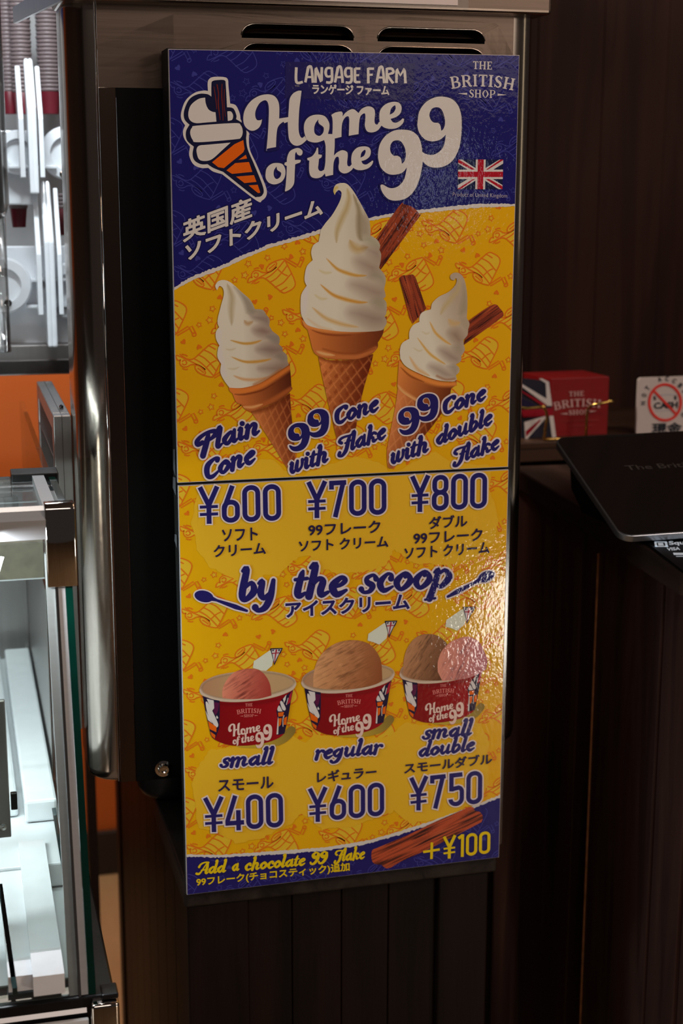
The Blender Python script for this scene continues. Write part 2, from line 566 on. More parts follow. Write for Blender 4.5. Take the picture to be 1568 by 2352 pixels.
# ---- script letters: x-height 100, baseline 0, y up; strokes x,y,width
G = {
 'a': (86, '@46,92,14 14,48,27 36,8,19 60,50,20; 64,98,16! 66,34,26 74,8,20 92,20,9'),
 'b': (76, '4,166,12 18,174,24 18,36,27 36,6,18 64,46,27 48,90,15 22,62,9'),
 'c': (64, '52,70,26 50,90,15 32,94,14 13,50,28 34,8,22 66,26,8'),
 'd': (88, '@44,90,14 13,48,27 36,8,19 58,50,18; 54,166,12 68,174,24 67,34,26 76,8,20 94,20,9'),
 'e': (66, '17,46,9 44,58,13 56,80,18 38,94,15 14,52,28 36,8,24 68,28,8'),
 'f': (50, '62,150,20 50,172,14 32,150,22 26,60,26 20,-20,24 4,-50,8; 2,92,12 52,98,12'),
 'g': (82, '@44,90,14 13,54,26 34,16,16 56,50,16; 62,96,16! 62,20,26 50,-34,24 24,-50,16 8,-34,26'),
 'h': (84, '2,168,12 18,178,24 18,4,27; 20,54,8 38,92,16 58,80,24 56,34,26 64,8,20 86,22,9'),
 'i': (40, '2,84,9 16,94,20 18,34,26 26,8,20 44,22,9; 18,138,28 18.3,138.3,28'),
 'k': (80, '2,168,12 18,178,24 18,4,27; 26,46,8 46,88,16 66,78,22; 32,48,14 50,50,16 58,12,22 84,22,9'),
 'l': (40, '2,168,12 18,178,24 18,34,26 26,8,20 44,22,9'),
 'm': (124, '2,86,9 16,94,22 18,4,26; 20,54,8 38,92,16 56,82,22 56,4,26; 58,54,8 76,92,16 96,80,24 94,34,26 102,8,20 124,22,9'),
 'n': (84, '2,86,9 16,94,22 18,4,26; 20,54,8 38,92,16 58,80,24 56,34,26 64,8,20 86,22,9'),
 'o': (74, '@40,95,13 13,50,28 37,7,17 65,50,27; 42,74,16 54,80,10'),
 'p': (78, '4,86,9 18,94,22 14,0,26 8,-56,28; 18,62,9 42,94,15 66,54,28 42,6,18 22,22,10; -8,-60,8 30,-56,8'),
 'r': (60, '2,86,9 16,94,22 18,4,26; 20,54,8 36,90,14 54,84,26'),
 's': (62, '56,74,24 42,96,13 20,82,18 26,58,24 48,38,26 42,10,18 20,6,14 7,24,24'),
 't': (46, '22,146,8 20,120,20 18,34,26 28,8,20 48,22,9; 0,94,10 44,98,10'),
 'u': (86, '2,86,9 16,94,20 17,36,26 34,8,19 56,40,10; 62,98,16! 62,36,26 70,8,20 90,22,9'),
 'w': (100, '2,86,9 16,94,20 17,36,26 32,8,19 50,36,10 52,96,16!; 52,92,18 52,36,26 66,8,18 88,36,14 86,92,22'),
 'y': (80, '2,86,9 16,94,20 17,38,26 34,10,18 54,34,10; 60,98,14! 60,20,26 48,-36,24 22,-52,16 6,-36,26'),
 'A': (118, '12,104,22 24,146,16 62,168,12 98,160,18; 92,160,18 98,90,28 96,34,26 104,8,20 122,22,9; 82,150,8 52,50,12 30,10,20 4,16,24; 46,56,11 96,62,11'),
 'C': (84, '70,132,26 76,154,16 56,172,13 22,132,27 12,80,32 26,22,28 56,6,22 90,34,9'),
 'F': (96, '22,98,24 4,118,18 14,150,16 46,158,13 84,152,14 108,172,9; 84,150,14 76,98,26 70,20,27 46,-20,20 18,-10,20 22,14,22; 52,84,9 100,92,9'),
 'P': (108, '34,84,24 8,78,22 0,108,24 18,148,20 58,172,17 98,156,26 104,118,28 76,86,12 62,92,8; 62,160,14 60,90,30 50,-22,32'),
 '9': (92, '@42,164,15 12,118,30 40,76,17 70,118,26; 40,100,24 52,104,10; 70,140,26 76,70,32 50,6,26 16,2,18 6,22,20'),
}


def stext(ink, txt, x0, y0, x1, y1, xh, col, lay, halo=None, slant=.14, asc=1.0, bold=6, up=None, gap=34):
    """one line of script between two baseline ends, in px of the ink's frame"""
    tot = sum(G[c][0] if c != ' ' else gap for c in txt)
    e = np.array([x1 - x0, y1 - y0], float)
    u = np.array(up_dir(x0, y0)) if up is None else np.array(up, float)
    sx, sy = np.hypot(*e) / tot, xh / 100
    ex = e / np.hypot(*e)
    base = ink.fn; org = ink.org
    ws = (sx + sy) / 2
    cx = 0
    items = []
    for c in txt:
        if c == ' ': cx += gap; continue
        for st in G[c][1].split(';'):
            st = st.strip(); cl = st[0] == '@'
            p = smooth(parse(st.lstrip('@')), cl, 5)
            yy = p[:, 1].copy()
            hi = yy > 100
            yy[hi] = 100 + (yy[hi] - 100) * asc
            X = (p[:, 0] + cx + yy * slant) * sx
            Y = yy * sy
            q = np.array([x0, y0]) + X[:, None] * ex + Y[:, None] * u
            items.append((q, (p[:, 2] + bold) * ws, cl))
        cx += G[c][0]
    if halo:
        for q, w, cl in items: ink.line(q, w + halo[0] * 2, halo[1], lay, cl)
    for q, w, cl in items: ink.line(q, w, col, lay + 1, cl)


# ---- condensed numerals: height 100
def ring(x0, y0, x1, y1, r):
    pts = []
    for cx, cy, a0 in ((x1 - r, y1 - r, 0), (x0 + r, y1 - r, 90), (x0 + r, y0 + r, 180), (x1 - r, y0 + r, 270)):
        for k in range(7):
            a = math.radians(a0 + 15 * k)
            pts.append((cx + r * math.cos(a), cy + r * math.sin(a)))
    return np.array(pts)


def arc(cx, cy, r, a0, a1, n=10):
    return [(cx + r * math.cos(math.radians(a0 + (a1 - a0) * k / n)), cy + r * math.sin(math.radians(a0 + (a1 - a0) * k / n))) for k in range(n + 1)]


T_ = 13
D = {
 '0': (50, [(ring(9, 7, 41, 93, 15.5), True)]),
 '6': (50, [(ring(9, 7, 41, 56, 15.5), True), (np.array([(30, 100), (10, 42), (9, 30)]), False)]),
 '8': (50, [(ring(9, 7, 41, 51, 15.5), True), (ring(10, 51, 40, 93, 14.5), True)]),
 '4': (50, [(np.array([(27, 100), (6, 27)]), False), (np.array([(1, 22), (48, 22)]), False), (np.array([(34, 58), (34, 0)]), False)]),
 '7': (50, [(np.array([(4, 93.5), (46, 93.5)]), False), (np.array([(9, 99), (9, 76)]), False), (np.array([(39, 97), (18, 0)]), False)]),
 '5': (50, [(np.array([(42, 93.5), (8, 93.5)]), False), (np.array([(12, 99), (12, 46)]), False), (np.array([(12, 52)] + arc(25.5, 42, 15.5, 60, 0, 6) + arc(25.5, 22.5, 15.5, 0, -180, 12)), False)]),
 '1': (32, [(np.array([(6, 84), (22, 95)]), False), (np.array([(22, 100), (22, 0)]), False)]),
 'Y': (54, [(np.array([(5, 100), (26, 50)]), False), (np.array([(47, 100), (26, 50)]), False), (np.array([(26, 54), (26, 0)]), False), (np.array([(4, 46), (48, 46)]), False), (np.array([(4, 26), (48, 26)]), False)]),
}


def dtext(ink, txt, x0, y0, x1, y1, h, col, lay, halo=None, up=None):
    tot = sum(D[c][0] for c in txt)
    e = np.array([x1 - x0, y1 - y0], float)
    u = np.array(up_dir(x0, y0)) if up is None else np.array(up, float)
    sx, sy = np.hypot(*e) / tot, h / 100
    ex = e / np.hypot(*e)
    it = []; cx = 0
    for c in txt:
        for k, (p, cl) in enumerate(D[c][1]):
            q = np.array([x0, y0]) + ((p[:, 0] + cx) * sx)[:, None] * ex + (p[:, 1] * sy)[:, None] * u
            w = T_ * sy * (.62 if (c == 'Y' and k > 2) else 1)
            it.append((q, w, cl))
        cx += D[c][0]
    if halo:
        for q, w, cl in it:
            ink.line(q, w + halo[0] * 2, halo[1], lay, cl, caps=False)
            if not cl:
                for a, b in ((q[0], q[1]), (q[-1], q[-2])):
                    d = (a - b) / np.hypot(*(a - b)) * halo[0]
                    ink.line(np.array([a, a + d]), w + halo[0] * 2, halo[1], lay, False, caps=False)
    for q, w, cl in it: ink.line(q, w, col, lay + 1, cl, caps=False)


# ---- serif capitals, cap height 100 (butt strokes)
SER = {
 'T': (66, '33,2,17 33,98,17; 4,95,9 62,95,9; 6,98,6 6,76,6; 60,98,6 60,76,6; 17,3,7 49,3,7'),
 'H': (86, '20,2,17 20,98,17; 66,2,17 66,98,17; 20,50,8 66,50,8; 5,3,7 35,3,7; 5,97,7 35,97,7; 51,3,7 81,3,7; 51,97,7 81,97,7'),
 'E': (64, '20,2,17 20,98,17; 5,96,8 58,96,8; 5,4,8 60,4,8; 20,51,8 44,51,8; 56,98,6 56,76,6; 58,2,6 58,26,6; 44,62,5 44,40,5'),
 'B': (74, '20,2,17 20,98,17; 5,97,7 40,97,7 56,88,12 58,74,17 52,58,12 38,52,7 20,52,7; 38,52,7 60,44,13 64,27,18 58,10,13 40,3,7 5,3,7'),
 'R': (78, '20,2,17 20,98,17; 5,97,7 40,97,7 58,88,12 60,73,17 54,57,12 38,51,7 20,51,7; 36,52,10 52,36,17 62,8,15 76,4,8; 5,3,7 35,3,7'),
 'I': (40, '20,2,17 20,98,17; 5,3,7 35,3,7; 5,97,7 35,97,7'),
 'S': (60, '52,98,6 52,74,6; 50,82,8 32,97,9 14,80,15 22,58,19 42,42,19 48,20,15 30,3,9 9,20,8; 8,2,6 8,28,6'),
 'O': (84, '@42,97,7 14,50,18 42,3,7 70,50,18'),
 'P': (72, '20,2,17 20,98,17; 5,97,7 42,97,7 60,88,12 62,71,17 56,54,12 40,47,7 20,47,7; 5,3,7 35,3,7'),
}
# ---- hand-drawn sans of the farm name
HND = {
 'L': (44, '8,98,13 8,4,13 38,5,12'),
 'A': (46, '6,2,12 20,98,14! 34,98,12 42,0,13; 14,36,10 36,36,10'),
 'N': (48, '8,0,12 9,98,13! 36,6,14! 38,100,12'),
 'g': (46, '36,94,11 14,92,12 8,62,13 16,40,11 34,44,10; 37,98,12 38,20,13 28,2,12 10,4,12'),
 'E': (40, '34,92,11 8,92,12! 8,6,13! 34,6,11; 8,50,10 28,50,10'),
 'F': (42, '36,92,11 8,92,12! 9,-2,13; 8,52,10 30,54,10'),
 'R': (46, '8,0,13 8,92,12! 32,92,12 38,68,13 14,50,10 38,0,13'),
 'M': (56, '7,2,12 9,92,13! 26,50,12! 46,94,12! 50,0,13'),
}


def btext(ink, gl, txt, x0, y0, x1, y1, h, col, lay, arch=0, caps=False, wt=1.0, space=40, up=None, step=5):
    tot = sum(gl[c][0] if c != ' ' else space for c in txt)
    e = np.array([x1 - x0, y1 - y0], float)
    u = np.array(up_dir(x0, y0)) if up is None else np.array(up, float)
    sx, sy = np.hypot(*e) / tot, h / 100
    ex = e / np.hypot(*e); cx = 0
    for c in txt:
        if c == ' ': cx += space; continue
        mid = (cx + gl[c][0] / 2) / tot * 2 - 1
        off = -arch * (1 - mid * mid)
        rot = arch * 2 * mid * 2 / np.hypot(*e)
        for st in gl[c][1].split(';'):
            st = st.strip(); cl = st[0] == '@'
            p = smooth(parse(st.lstrip('@')), cl, step)
            lx = (p[:, 0] - gl[c][0] / 2) * sx; ly = p[:, 1] * sy
            cr, sr = math.cos(-rot), math.sin(-rot)
            X = lx * cr - ly * sr + (cx + gl[c][0] / 2) * sx; Y = lx * sr + ly * cr - off
            q = np.array([x0, y0]) + X[:, None] * ex + Y[:, None] * u
            ink.line(q, p[:, 2] * wt * (sx + sy) / 2, col, lay, cl, caps)
        cx += gl[c][0]


# ---- built-in font text laid between two baseline ends
_tc = {}


def font_mesh(txt, bold=0.0, spacing=1.0, res=3):
    k = (txt, bold, spacing)
    if k in _tc: return _tc[k]
    c = bpy.data.curves.new('t', 'FONT')
    c.body = txt; c.offset = bold; c.resolution_u = res; c.space_character = spacing
    o = bpy.data.objects.new('t', c)
    COL.objects.link(o)
    dg = bpy.context.evaluated_depsgraph_get()
    me = bpy.data.meshes.new_from_object(o.evaluated_get(dg))
    v = np.array([w.co[:2] for w in me.vertices])
    f = [tuple(p.vertices) for p in me.polygons]
    cnt = {}
    for p in f:
        for i in range(len(p)):
            e = tuple(sorted((p[i], p[(i + 1) % len(p)])))
            cnt[e] = cnt.get(e, 0) + 1
    bd = [e for e, n in cnt.items() if n == 1]
    bpy.data.objects.remove(o); bpy.data.curves.remove(c); bpy.data.meshes.remove(me)
    _tc[k] = (v, f, bd)
    return _tc[k]


def jtext(ink, txt, x0, y0, x1, y1, h, col, lay, bold=.02, halo=None, up=None, slant=0, spacing=1.0, fat=0):
    v, f, bd = font_mesh(txt, bold, spacing)
    mn, mx = v.min(0), v.max(0)
    u = np.array(up_dir(x0, y0)) if up is None else np.array(up, float)
    n = (v - mn) / (mx - mn)
    q = np.array([x0, y0]) + n[:, :1] * np.array([x1 - x0, y1 - y0]) + (n[:, 1:] * h) * u
    if slant: q = q + (n[:, 1:] * h * slant) * np.array([1, 0])
    if halo:
        for a, b in bd:
            d = q[b] - q[a]; L = np.hypot(*d)
            if L < 1e-6: continue
            d = d / L * halo[0] * .45
            ink.line(np.array([q[a] - d, q[b] + d]), halo[0] * 2, halo[1], lay, False, False)
    if fat:
        for a, b in bd:
            d = q[b] - q[a]; L = np.hypot(*d)
            if L < 1e-6: continue
            d = d / L * fat * .3
            ink.line(np.array([q[a] - d, q[b] + d]), fat, col, lay + .6, False, False)
    ink.tri(ink.px(q), f, col, lay + 1)


# ---- photographs printed on the board: fine colour mesh
def fall(d, w, soft):
    return np.clip((w / 2 * (1 + soft) - d) / max(1e-6, w * soft), 0, 1) if soft > 0 else (d < w / 2) * 1.0


def dist(px, py, line):
    line = np.asarray(line, float)
    best = np.full(len(px), 1e9); tt = np.zeros(len(px))
    n = len(line) - 1
    for i in range(n):
        a, b = line[i], line[i + 1]
        ab = b - a; L2 = max(1e-9, ab @ ab)
        t = np.clip(((px - a[0]) * ab[0] + (py - a[1]) * ab[1]) / L2, 0, 1)
        d = np.hypot(px - a[0] - ab[0] * t, py - a[1] - ab[1] * t)
        k = d < best
        best[k] = d[k]; tt[k] = (i + t[k]) / n
    return best, tt


def photo(name, parent, out, base, ops, lay, org=(0, 0, 1), step=2.2, label=None, holes=()):
    """out: outline string in crop coords; ops paint over base; all colours as seen"""
    o = smooth(parse(out), True, 6) / org[2] + np.array(org[:2])
    x0, y0 = o.min(0); x1, y1 = o.max(0)
    gx, gy = np.meshgrid(np.arange(x0, x1, step), np.arange(y0, y1, step * .87))
    gx = gx + (np.arange(gx.shape[0]) % 2)[:, None] * step / 2
    gx, gy = gx.ravel(), gy.ravel()
    k = pip(gx, gy, o)
    dd, _ = dist(gx, gy, np.vstack([o, o[:1]]))
    k &= dd > step * .45
    pts = np.concatenate([o, np.stack([gx[k], gy[k]], 1)])
    n = len(o)
    r = delaunay_2d_cdt([Vector(p) for p in pts], [(i, (i + 1) % n) for i in range(n)], [], 0, 1e-5)
    V = np.array([tuple(v) for v in r[0]])
    F = np.array([f for f in r[2] if len(f) == 3])
    cen = V[F].mean(1)
    F = F[pip(cen[:, 0], cen[:, 1], o)]
    C = np.tile(np.array(base, float), (len(V), 1))
    X, Y = V[:, 0], V[:, 1]
    cx, cy = (X - org[0]) * org[2], (Y - org[1]) * org[2]
    for op in ops:
        if op[0] == 'g':        # linear gradient p0 -> p1 between colours
            _, a, b, ca, cb, al = op
            a, b = np.array(a), np.array(b)
            t = np.clip(((cx - a[0]) * (b - a)[0] + (cy - a[1]) * (b - a)[1]) / ((b - a) @ (b - a)), 0, 1)[:, None]
            col = np.array(ca) * (1 - t) + np.array(cb) * t
            C = C * (1 - al) + col * al
        elif op[0] == 's':      # soft stroke: path, width, colour, alpha, softness, taper
            _, path, w, col, al, so = op[:6]
            line = smooth(parse(path), False, 5)
            d, t = dist(cx, cy, line)
            tp = np.sin(np.clip(t, .02, .98) * math.pi) ** .6 if len(op) > 6 else 1.0
            a = (fall(d / tp if len(op) > 6 else d, w, so) * al)[:, None]
            C = C * (1 - a) + np.array(col, float) * a
        elif op[0] == 'p':      # polygon patch with soft edge
            _, path, col, al, so = op
            pl = smooth(parse(path), True, 5)
            ins = pip(cx, cy, pl)
            d, _t = dist(cx, cy, np.vstack([pl, pl[:1]]))
            if name == 'soft_serve_picture': al = al * .72
            a = (np.where(ins, .5 + d / so * .5, .5 - d / so * .5).clip(0, 1) * al)[:, None]
            C = C * (1 - a) + np.array(col, float) * a
        elif op[0] == 'f':      # function of crop coords -> alpha
            _, fn, col = op
            a = np.clip(fn(cx, cy), 0, 1)[:, None]
            C = C * (1 - a) + np.array(col, float) * a
    c = np.clip(C, 0, 255) / 255
    c = np.where(c <= .04045, c / 12.92, ((c + .055) / 1.055) ** 2.4) / np.array(KW)
    c = np.clip(c, .003, .97)
    q = Parr(V)
    ink = Ink()
    ink.v = [(a, -lay * LAY, b) for a, b in q]
    ink.f = [tuple(int(i) for i in f) for f in F]
    ink.c = [tuple(v) for v in c]
    return ink.build(name, parent, label)


_rng = np.random.RandomState(5)
_nt = _rng.rand(64, 64)


def vnoise(x, y):
    xi = np.floor(x).astype(int); yi = np.floor(y).astype(int)
    fx = x - xi; fy = y - yi
    fx = fx * fx * (3 - 2 * fx); fy = fy * fy * (3 - 2 * fy)
    g = lambda a, b: _nt[a % 64, b % 64]
    return (g(xi, yi) * (1 - fx) * (1 - fy) + g(xi + 1, yi) * fx * (1 - fy) + g(xi, yi + 1) * (1 - fx) * fy + g(xi + 1, yi + 1) * fx * fy)


def streak(ang, along, across, lo, hi, seed=0):
    ca, sa = math.cos(math.radians(ang)), math.sin(math.radians(ang))

    def f(x, y):
        u = (x * ca + y * sa) / along + seed; v = (-x * sa + y * ca) / across + seed * 1.7
        n = vnoise(u, v) * .65 + vnoise(u * 2.1, v * 2.3) * .35
        return (n - lo) / (hi - lo)
    return f
# ------------------------------------------------------------------ the menu board
YEL, YLN, YFL, PALE = A(198, 131, 0), A(190, 88, 14), A(192, 141, 30), A(195, 137, 26)
BLU, BLN, WHT, NVY = A(21, 16, 72), A(46, 42, 100), A(180, 158, 146), A(15, 14, 38)
INKB, HALO = A(28, 21, 72), A(190, 160, 150)
ORG = A(192, 74, 8)
REDC = A(142, 8, 16)

UPC = [(407.9, 1109.2), (1166.5, 1072.4), (1192.4, 126.7), (386.4, 112.4)]
LOC_ = [(429.1, 2055.4), (1145.3, 1969.0), (1167.5, 1078.6), (409.0, 1116.0)]
up_q = [P(*p) for p in UPC]
lo_q = [P(*p) for p in LOC_]

board = empty('menu_board', (.18, .02, .80), 'tall purple and yellow soft serve menu board with prices, hung on the steel machine', 'poster')


def panel(name, q, t, lab):
    b = prism([(x, 0, z) for x, z in q], (0, t, 0))
    o = obj(name, b, M['paper_edge'], board)
    o['label'] = lab
    return o


upper = panel('upper_panel', up_q, .004, 'upper menu panel with three cones and title')
lower = panel('lower_panel', lo_q, .004, 'lower menu panel with scoop cups and prices')
# black backing board, thicker at the top where it stands off the machine
x0, x1 = -.0005, .3605
zb, zt = .803, 1.683
b = prism([(x0, .0045, zb), (x0, .0045, zt), (x0, .044, zt), (x0, .012, zb + .004)], (x1 - x0, 0, 0))
obj('backing_board', b, M['black_board'], board)
# clear plastic sleeve standing proud of the right edge of the lower panel
sl = [P(1167, 1080), P(1176, 1080), P(1153.5, 1940), P(1144, 1942)]
obj('plastic_sleeve', prism([(x, .002, z) for x, z in sl], (0, .001, 0)), M['sleeve'], board)
# grey tape on the left edge of the boards
for (ya, yb, d) in ((1034, 1095, .014), (1100, 1140, .02), (1232, 1262, .016)):
    za, zc = P(398, ya)[1], P(400, yb)[1]
    obj('tape', prism([(-.0014, .006, za), (-.0014, .006, zc), (-.0014, .006 + d, zc + .004), (-.0014, .006 + d * .8, za - .002)], (-.0003, 0, 0)), M['grey_tape'], board)


def field(parent, q, col, name):
    k = Ink(); k.tri(np.array(q), [(0, 1, 2, 3)], col, 1)
    return k.build(name, parent)


def inset(q, d):
    c = np.mean(np.array(q), 0)
    return [(x + (d if x < c[0] else -d), z + (d if z < c[1] else -d)) for x, z in q]


ui, li = inset(up_q, .0006), inset(lo_q, .0006)
field(upper, ui, YEL, 'yellow_field')
field(lower, li, YEL, 'yellow_field')

# ---- repeating line drawings of the background
CR3 = (380, 440, 3.92)
HEAD = np.array([770., 845.])
mot_fill = '760,860 752,832 768,815 785,820 780,785 805,755 845,755 885,772 925,765 910,740 935,700 985,672 1050,652! 1075,655 1120,740 1170,850 1160,900 1100,945 1060,950 1000,910 905,825! 850,822 800,850 778,872'
mot_lines = ['@760,860 752,832 768,815 785,820! 780,785 805,755 845,755 885,772 950,760 1000,722! 1000,722 950,760',
             '800,800 815,815 835,805 838,780 815,772 800,785', '778,872 805,850 850,822 905,825 1000,905 1060,950 1100,945 1160,905 1170,850 1120,740 1075,658 1050,652 985,672 935,700',
             '@915,735 940,700 985,675 1005,690 990,720 950,755 920,762', '935,738 965,715 990,692',
             '905,825 960,790 1020,730 1072,665', '940,860 1000,825 1060,760 1100,705', '985,905 1060,865 1110,810 1140,775', '1030,940 1060,925 1100,900',
             '1010,735 1060,780 1105,800', '@1085,640! 1192,700! 1182,722! 1078,658!', '@1192,712! 1222,648! 1248,660! 1218,722!', '@1218,640 1235,630 1250,642 1246,662 1228,660', '800,740 830,728 850,732', '800,870 830,862 850,850']
stars = [(570, 606), (614, 592), (562, 632), (539, 643), (488, 709), (481, 735), (457, 746), (623, 730), (645, 741), (654, 767), (696, 778)]
srad = [8, 7, 9, 7, 7, 8, 6, 6, 8, 7, 8]
hearts = [(601, 612), (620, 682), (505, 683), (684, 758), (421, 785), (457, 797), (668, 590), (585, 693)]
PXX, PZZ = .1472, .0882


def to_world(a):
    return Parr(np.asarray(a, float) / CR3[2] + np.array(CR3[:2]))


hw = to_world([HEAD])[0]
mf = to_world(smooth(parse(mot_fill), True, 3)) - hw
ml = []
for s in mot_lines:
    cl = s[0] == '@'
    ml.append((to_world(smooth(parse(s.lstrip('@')), cl, 3)) - hw, cl))


class WInk(Ink):
    def px(self, a):
        return np.asarray(a, float)


def doodles(parent, q, lines, fill, l0, name, wid=.0013):
    kf, kl = WInk(clip=q), WInk(clip=q)
    xs = [p[0] for p in q]; zs = [p[1] for p in q]
    XA, XB, ZA_, ZB_ = min(xs), max(xs), min(zs), max(zs)
    heads = [(P(410, 820), 1), (P(492, 762), 0), (P(575, 645), 0), (P(655, 715), 1)]
    for i in range(-2, 4):
        for j in range(-9, 5):
            off = np.array([i * PXX, j * PZZ])
            for (h, fl) in heads:
                o = np.array(h) + off
                if o[0] < XA - .07 or o[0] > XB + .02 or o[1] < ZA_ - .06 or o[1] > ZB_ + .06: continue
                sg = np.array([1, -1 if fl else 1])
                if fill:
                    f = mf * sg + o
                    fs = tessellate_polygon([[Vector((p[0], p[1], 0)) for p in f]])
                    kf.tri(f, fs, fill, l0)
                for a, cl in ml: kl.line(a * sg + o, wid, lines, l0 + 1, cl, False)
            for (s, r) in zip(stars, srad):
                c = np.array(P(*s)) + off
                if not (min(xs) - .01 < c[0] < max(xs) + .01 and min(zs) - .01 < c[1] < max(zs) + .01): continue
                rr = r * .00046
                st = np.array([[math.sin(k * math.pi / 5 + s[0]) * (rr if k % 2 == 0 else rr * .5), math.cos(k * math.pi / 5 + s[0]) * (rr if k % 2 == 0 else rr * .5)] for k in range(10)]) + c
                if fill: kf.tri(np.vstack([st, c]), [(k, (k + 1) % 10, 10) for k in range(10)], fill, l0)
                kl.line(st, wid * .85, lines, l0 + 1, True, False)
            for s in hearts:
                c = np.array(P(*s)) + off
                if not (min(xs) - .01 < c[0] < max(xs) + .01 and min(zs) - .01 < c[1] < max(zs) + .01): continue
                a = s[0] * 1.3
                t = np.linspace(0, 2 * math.pi, 14)[:-1]
                hx = 16 * np.sin(t) ** 3; hy = 13 * np.cos(t) - 5 * np.cos(2 * t) - 2 * np.cos(3 * t)
                hp = np.stack([hx * math.cos(a) - hy * math.sin(a), hx * math.sin(a) + hy * math.cos(a)], 1) * .00019 + c
                kl.tri(np.vstack([hp, c]), [(k, (k + 1) % 13, 13) for k in range(13)], lines, l0 + 1)
    if fill: kf.build(name + '_fill', parent)['kind'] = 'stuff'
    kl.build(name + '_lines', parent)['kind'] = 'stuff'


doodles(upper, ui, YLN, YFL, 2, 'yellow_pattern')
doodles(lower, li, YLN, YFL, 2, 'yellow_pattern')


def rough(pts, amp, n, seed, closed=True):
    """hand-torn edge: subdivide and jitter"""
    r = random.Random(seed); out = []
    m_ = len(pts)
    for i in range(m_ if closed else m_ - 1):
        a, c = np.array(pts[i], float), np.array(pts[(i + 1) % m_], float)
        L = np.hypot(*(c - a)); k = max(1, int(L / n))
        d = (c - a) / max(L, 1e-6); nn = np.array([-d[1], d[0]])
        for j in range(k):
            out.append(a + (c - a) * j / k + nn * r.uniform(-amp, amp) * (0 if j == 0 and not closed else 1))
    if not closed: out.append(np.array(pts[-1], float))
    return np.array(out)


# pale zones behind the prices
k = Ink(clip=ui)
k.poly(rough([(470, 1118), (520, 1092), (585, 1054), (630, 1057), (650, 1080), (690, 1092), (760, 1064), (820, 1048), (870, 1062), (900, 1088), (950, 1060), (1000, 1035), (1030, 1058), (1080, 1066), (1120, 1068), (1130, 1085)], 2.2, 6, 1), PALE, 4)
k.build('pale_patch', upper)
k = Ink(clip=li)
k.poly(rough([(470, 1108), (448, 1150), (440, 1200), (452, 1262), (478, 1300), (540, 1330), (580, 1338), (610, 1318), (640, 1322), (668, 1292), (690, 1276), (712, 1276), (735, 1303), (780, 1318), (840, 1312), (885, 1300), (905, 1262), (950, 1295), (1040, 1296), (1100, 1275), (1138, 1240), (1142, 1180), (1125, 1130), (1128, 1080), (1000, 1076), (800, 1086)], 2.5, 6, 2), PALE, 4)
k.build('pale_patch', lower)
k = Ink(clip=li)
k.poly(rough([(440, 1800), (455, 1760), (480, 1722), (560, 1712), (640, 1712), (672, 1690), (700, 1704), (722, 1684), (820, 1700), (900, 1688), (928, 1660), (1010, 1668), (1100, 1660), (1122, 1700), (1118, 1740), (1122, 1800), (1104, 1832), (1060, 1858), (1010, 1882), (940, 1890), (905, 1862), (860, 1880), (800, 1900), (740, 1905), (692, 1868), (668, 1892), (600, 1925), (540, 1936), (500, 1910), (455, 1900), (448, 1850)], 2.5, 6, 3), PALE, 4)
k.build('pale_patch', lower)

# torn white edges and purple fields
cu = [(399, 668), (425, 652), (455, 638), (500, 622), (520, 613), (560, 594), (580, 586), (620, 569), (660, 558), (700, 547), (740, 534), (800, 518), (846, 508), (884, 500), (966, 489), (1038, 482), (1110, 476), (1186, 474)]
cb = [(399, 660), (425, 643), (455, 629), (500, 612), (520, 604), (560, 584), (580, 577), (620, 560), (660, 549), (700, 538), (740, 525), (800, 509), (846, 501), (884, 492), (966, 481), (1038, 473), (1110, 468), (1186, 468)]
k = Ink(clip=ui)
k.poly(np.vstack([rough(cu, 1.1, 4, 4, False), [(1200, 100), (380, 90)]]), WHT, 5)
k.build('torn_white_edge', upper)
k = Ink(clip=ui)
k.poly(np.vstack([rough(cb, 1.5, 3.4, 5, False), [(1200, 470), (1200, 100), (380, 90), (390, 660)]]), BLU, 6)
k.build('purple_field', upper)
cl_ = [(424, 1962), (512, 1963), (589, 1957), (665, 1952), (740, 1946), (810, 1936), (856, 1927), (933, 1904), (997, 1883), (1086, 1850), (1150, 1824)]
cm_ = [(424, 1968), (512, 1969), (563, 1966), (665, 1960), (740, 1954), (810, 1944), (856, 1935), (933, 1912), (997, 1890), (1086, 1856), (1152, 1829)]
k = Ink(clip=li)
k.poly(np.vstack([rough(cl_, 1.1, 4, 6, False), [(1160, 2000), (1150, 2070), (420, 2090)]]), WHT, 5)
k.build('torn_white_edge', lower)
k = Ink(clip=li)
k.poly(np.vstack([rough(cm_, 1.5, 3.4, 7, False), [(1165, 2000), (1150, 2070), (415, 2095)]]), BLU, 6)
k.build('purple_field', lower)


# faint drawings on the purple: clip to convex strips under/above the torn edge
def strip_clip(q, pts, above):
    res = []
    for (xa, ya), (xb, yb) in zip(pts, pts[1:]):
        a, c = P(xa, ya), P(xb, yb)
        if above: poly = [a, c, (c[0], max(p[1] for p in q)), (a[0], max(p[1] for p in q))]
        else: poly = [(a[0], min(p[1] for p in q)), (c[0], min(p[1] for p in q)), c, a]
        res.append(sh_clip(poly, q))
    return [r for r in res if len(r) > 2]


for r in strip_clip(ui, [(380, 660), (560, 580), (740, 520), (966, 474), (1200, 462)], True)[:4]:
    doodles(upper, r, BLN, None, 6, 'purple_pattern', .0009)
for r in strip_clip(li, [(415, 1976), (650, 1970), (850, 1946), (1160, 1840)], False)[:3]:
    doodles(lower, r, BLN, None, 6, 'purple_pattern', .0009)
# slightly darker sticker behind the farm name
k = Ink(); k.poly([(655, 142), (952, 146), (948, 232), (654, 226)], A(29, 23, 66), 9); k.build('name_sticker', upper)

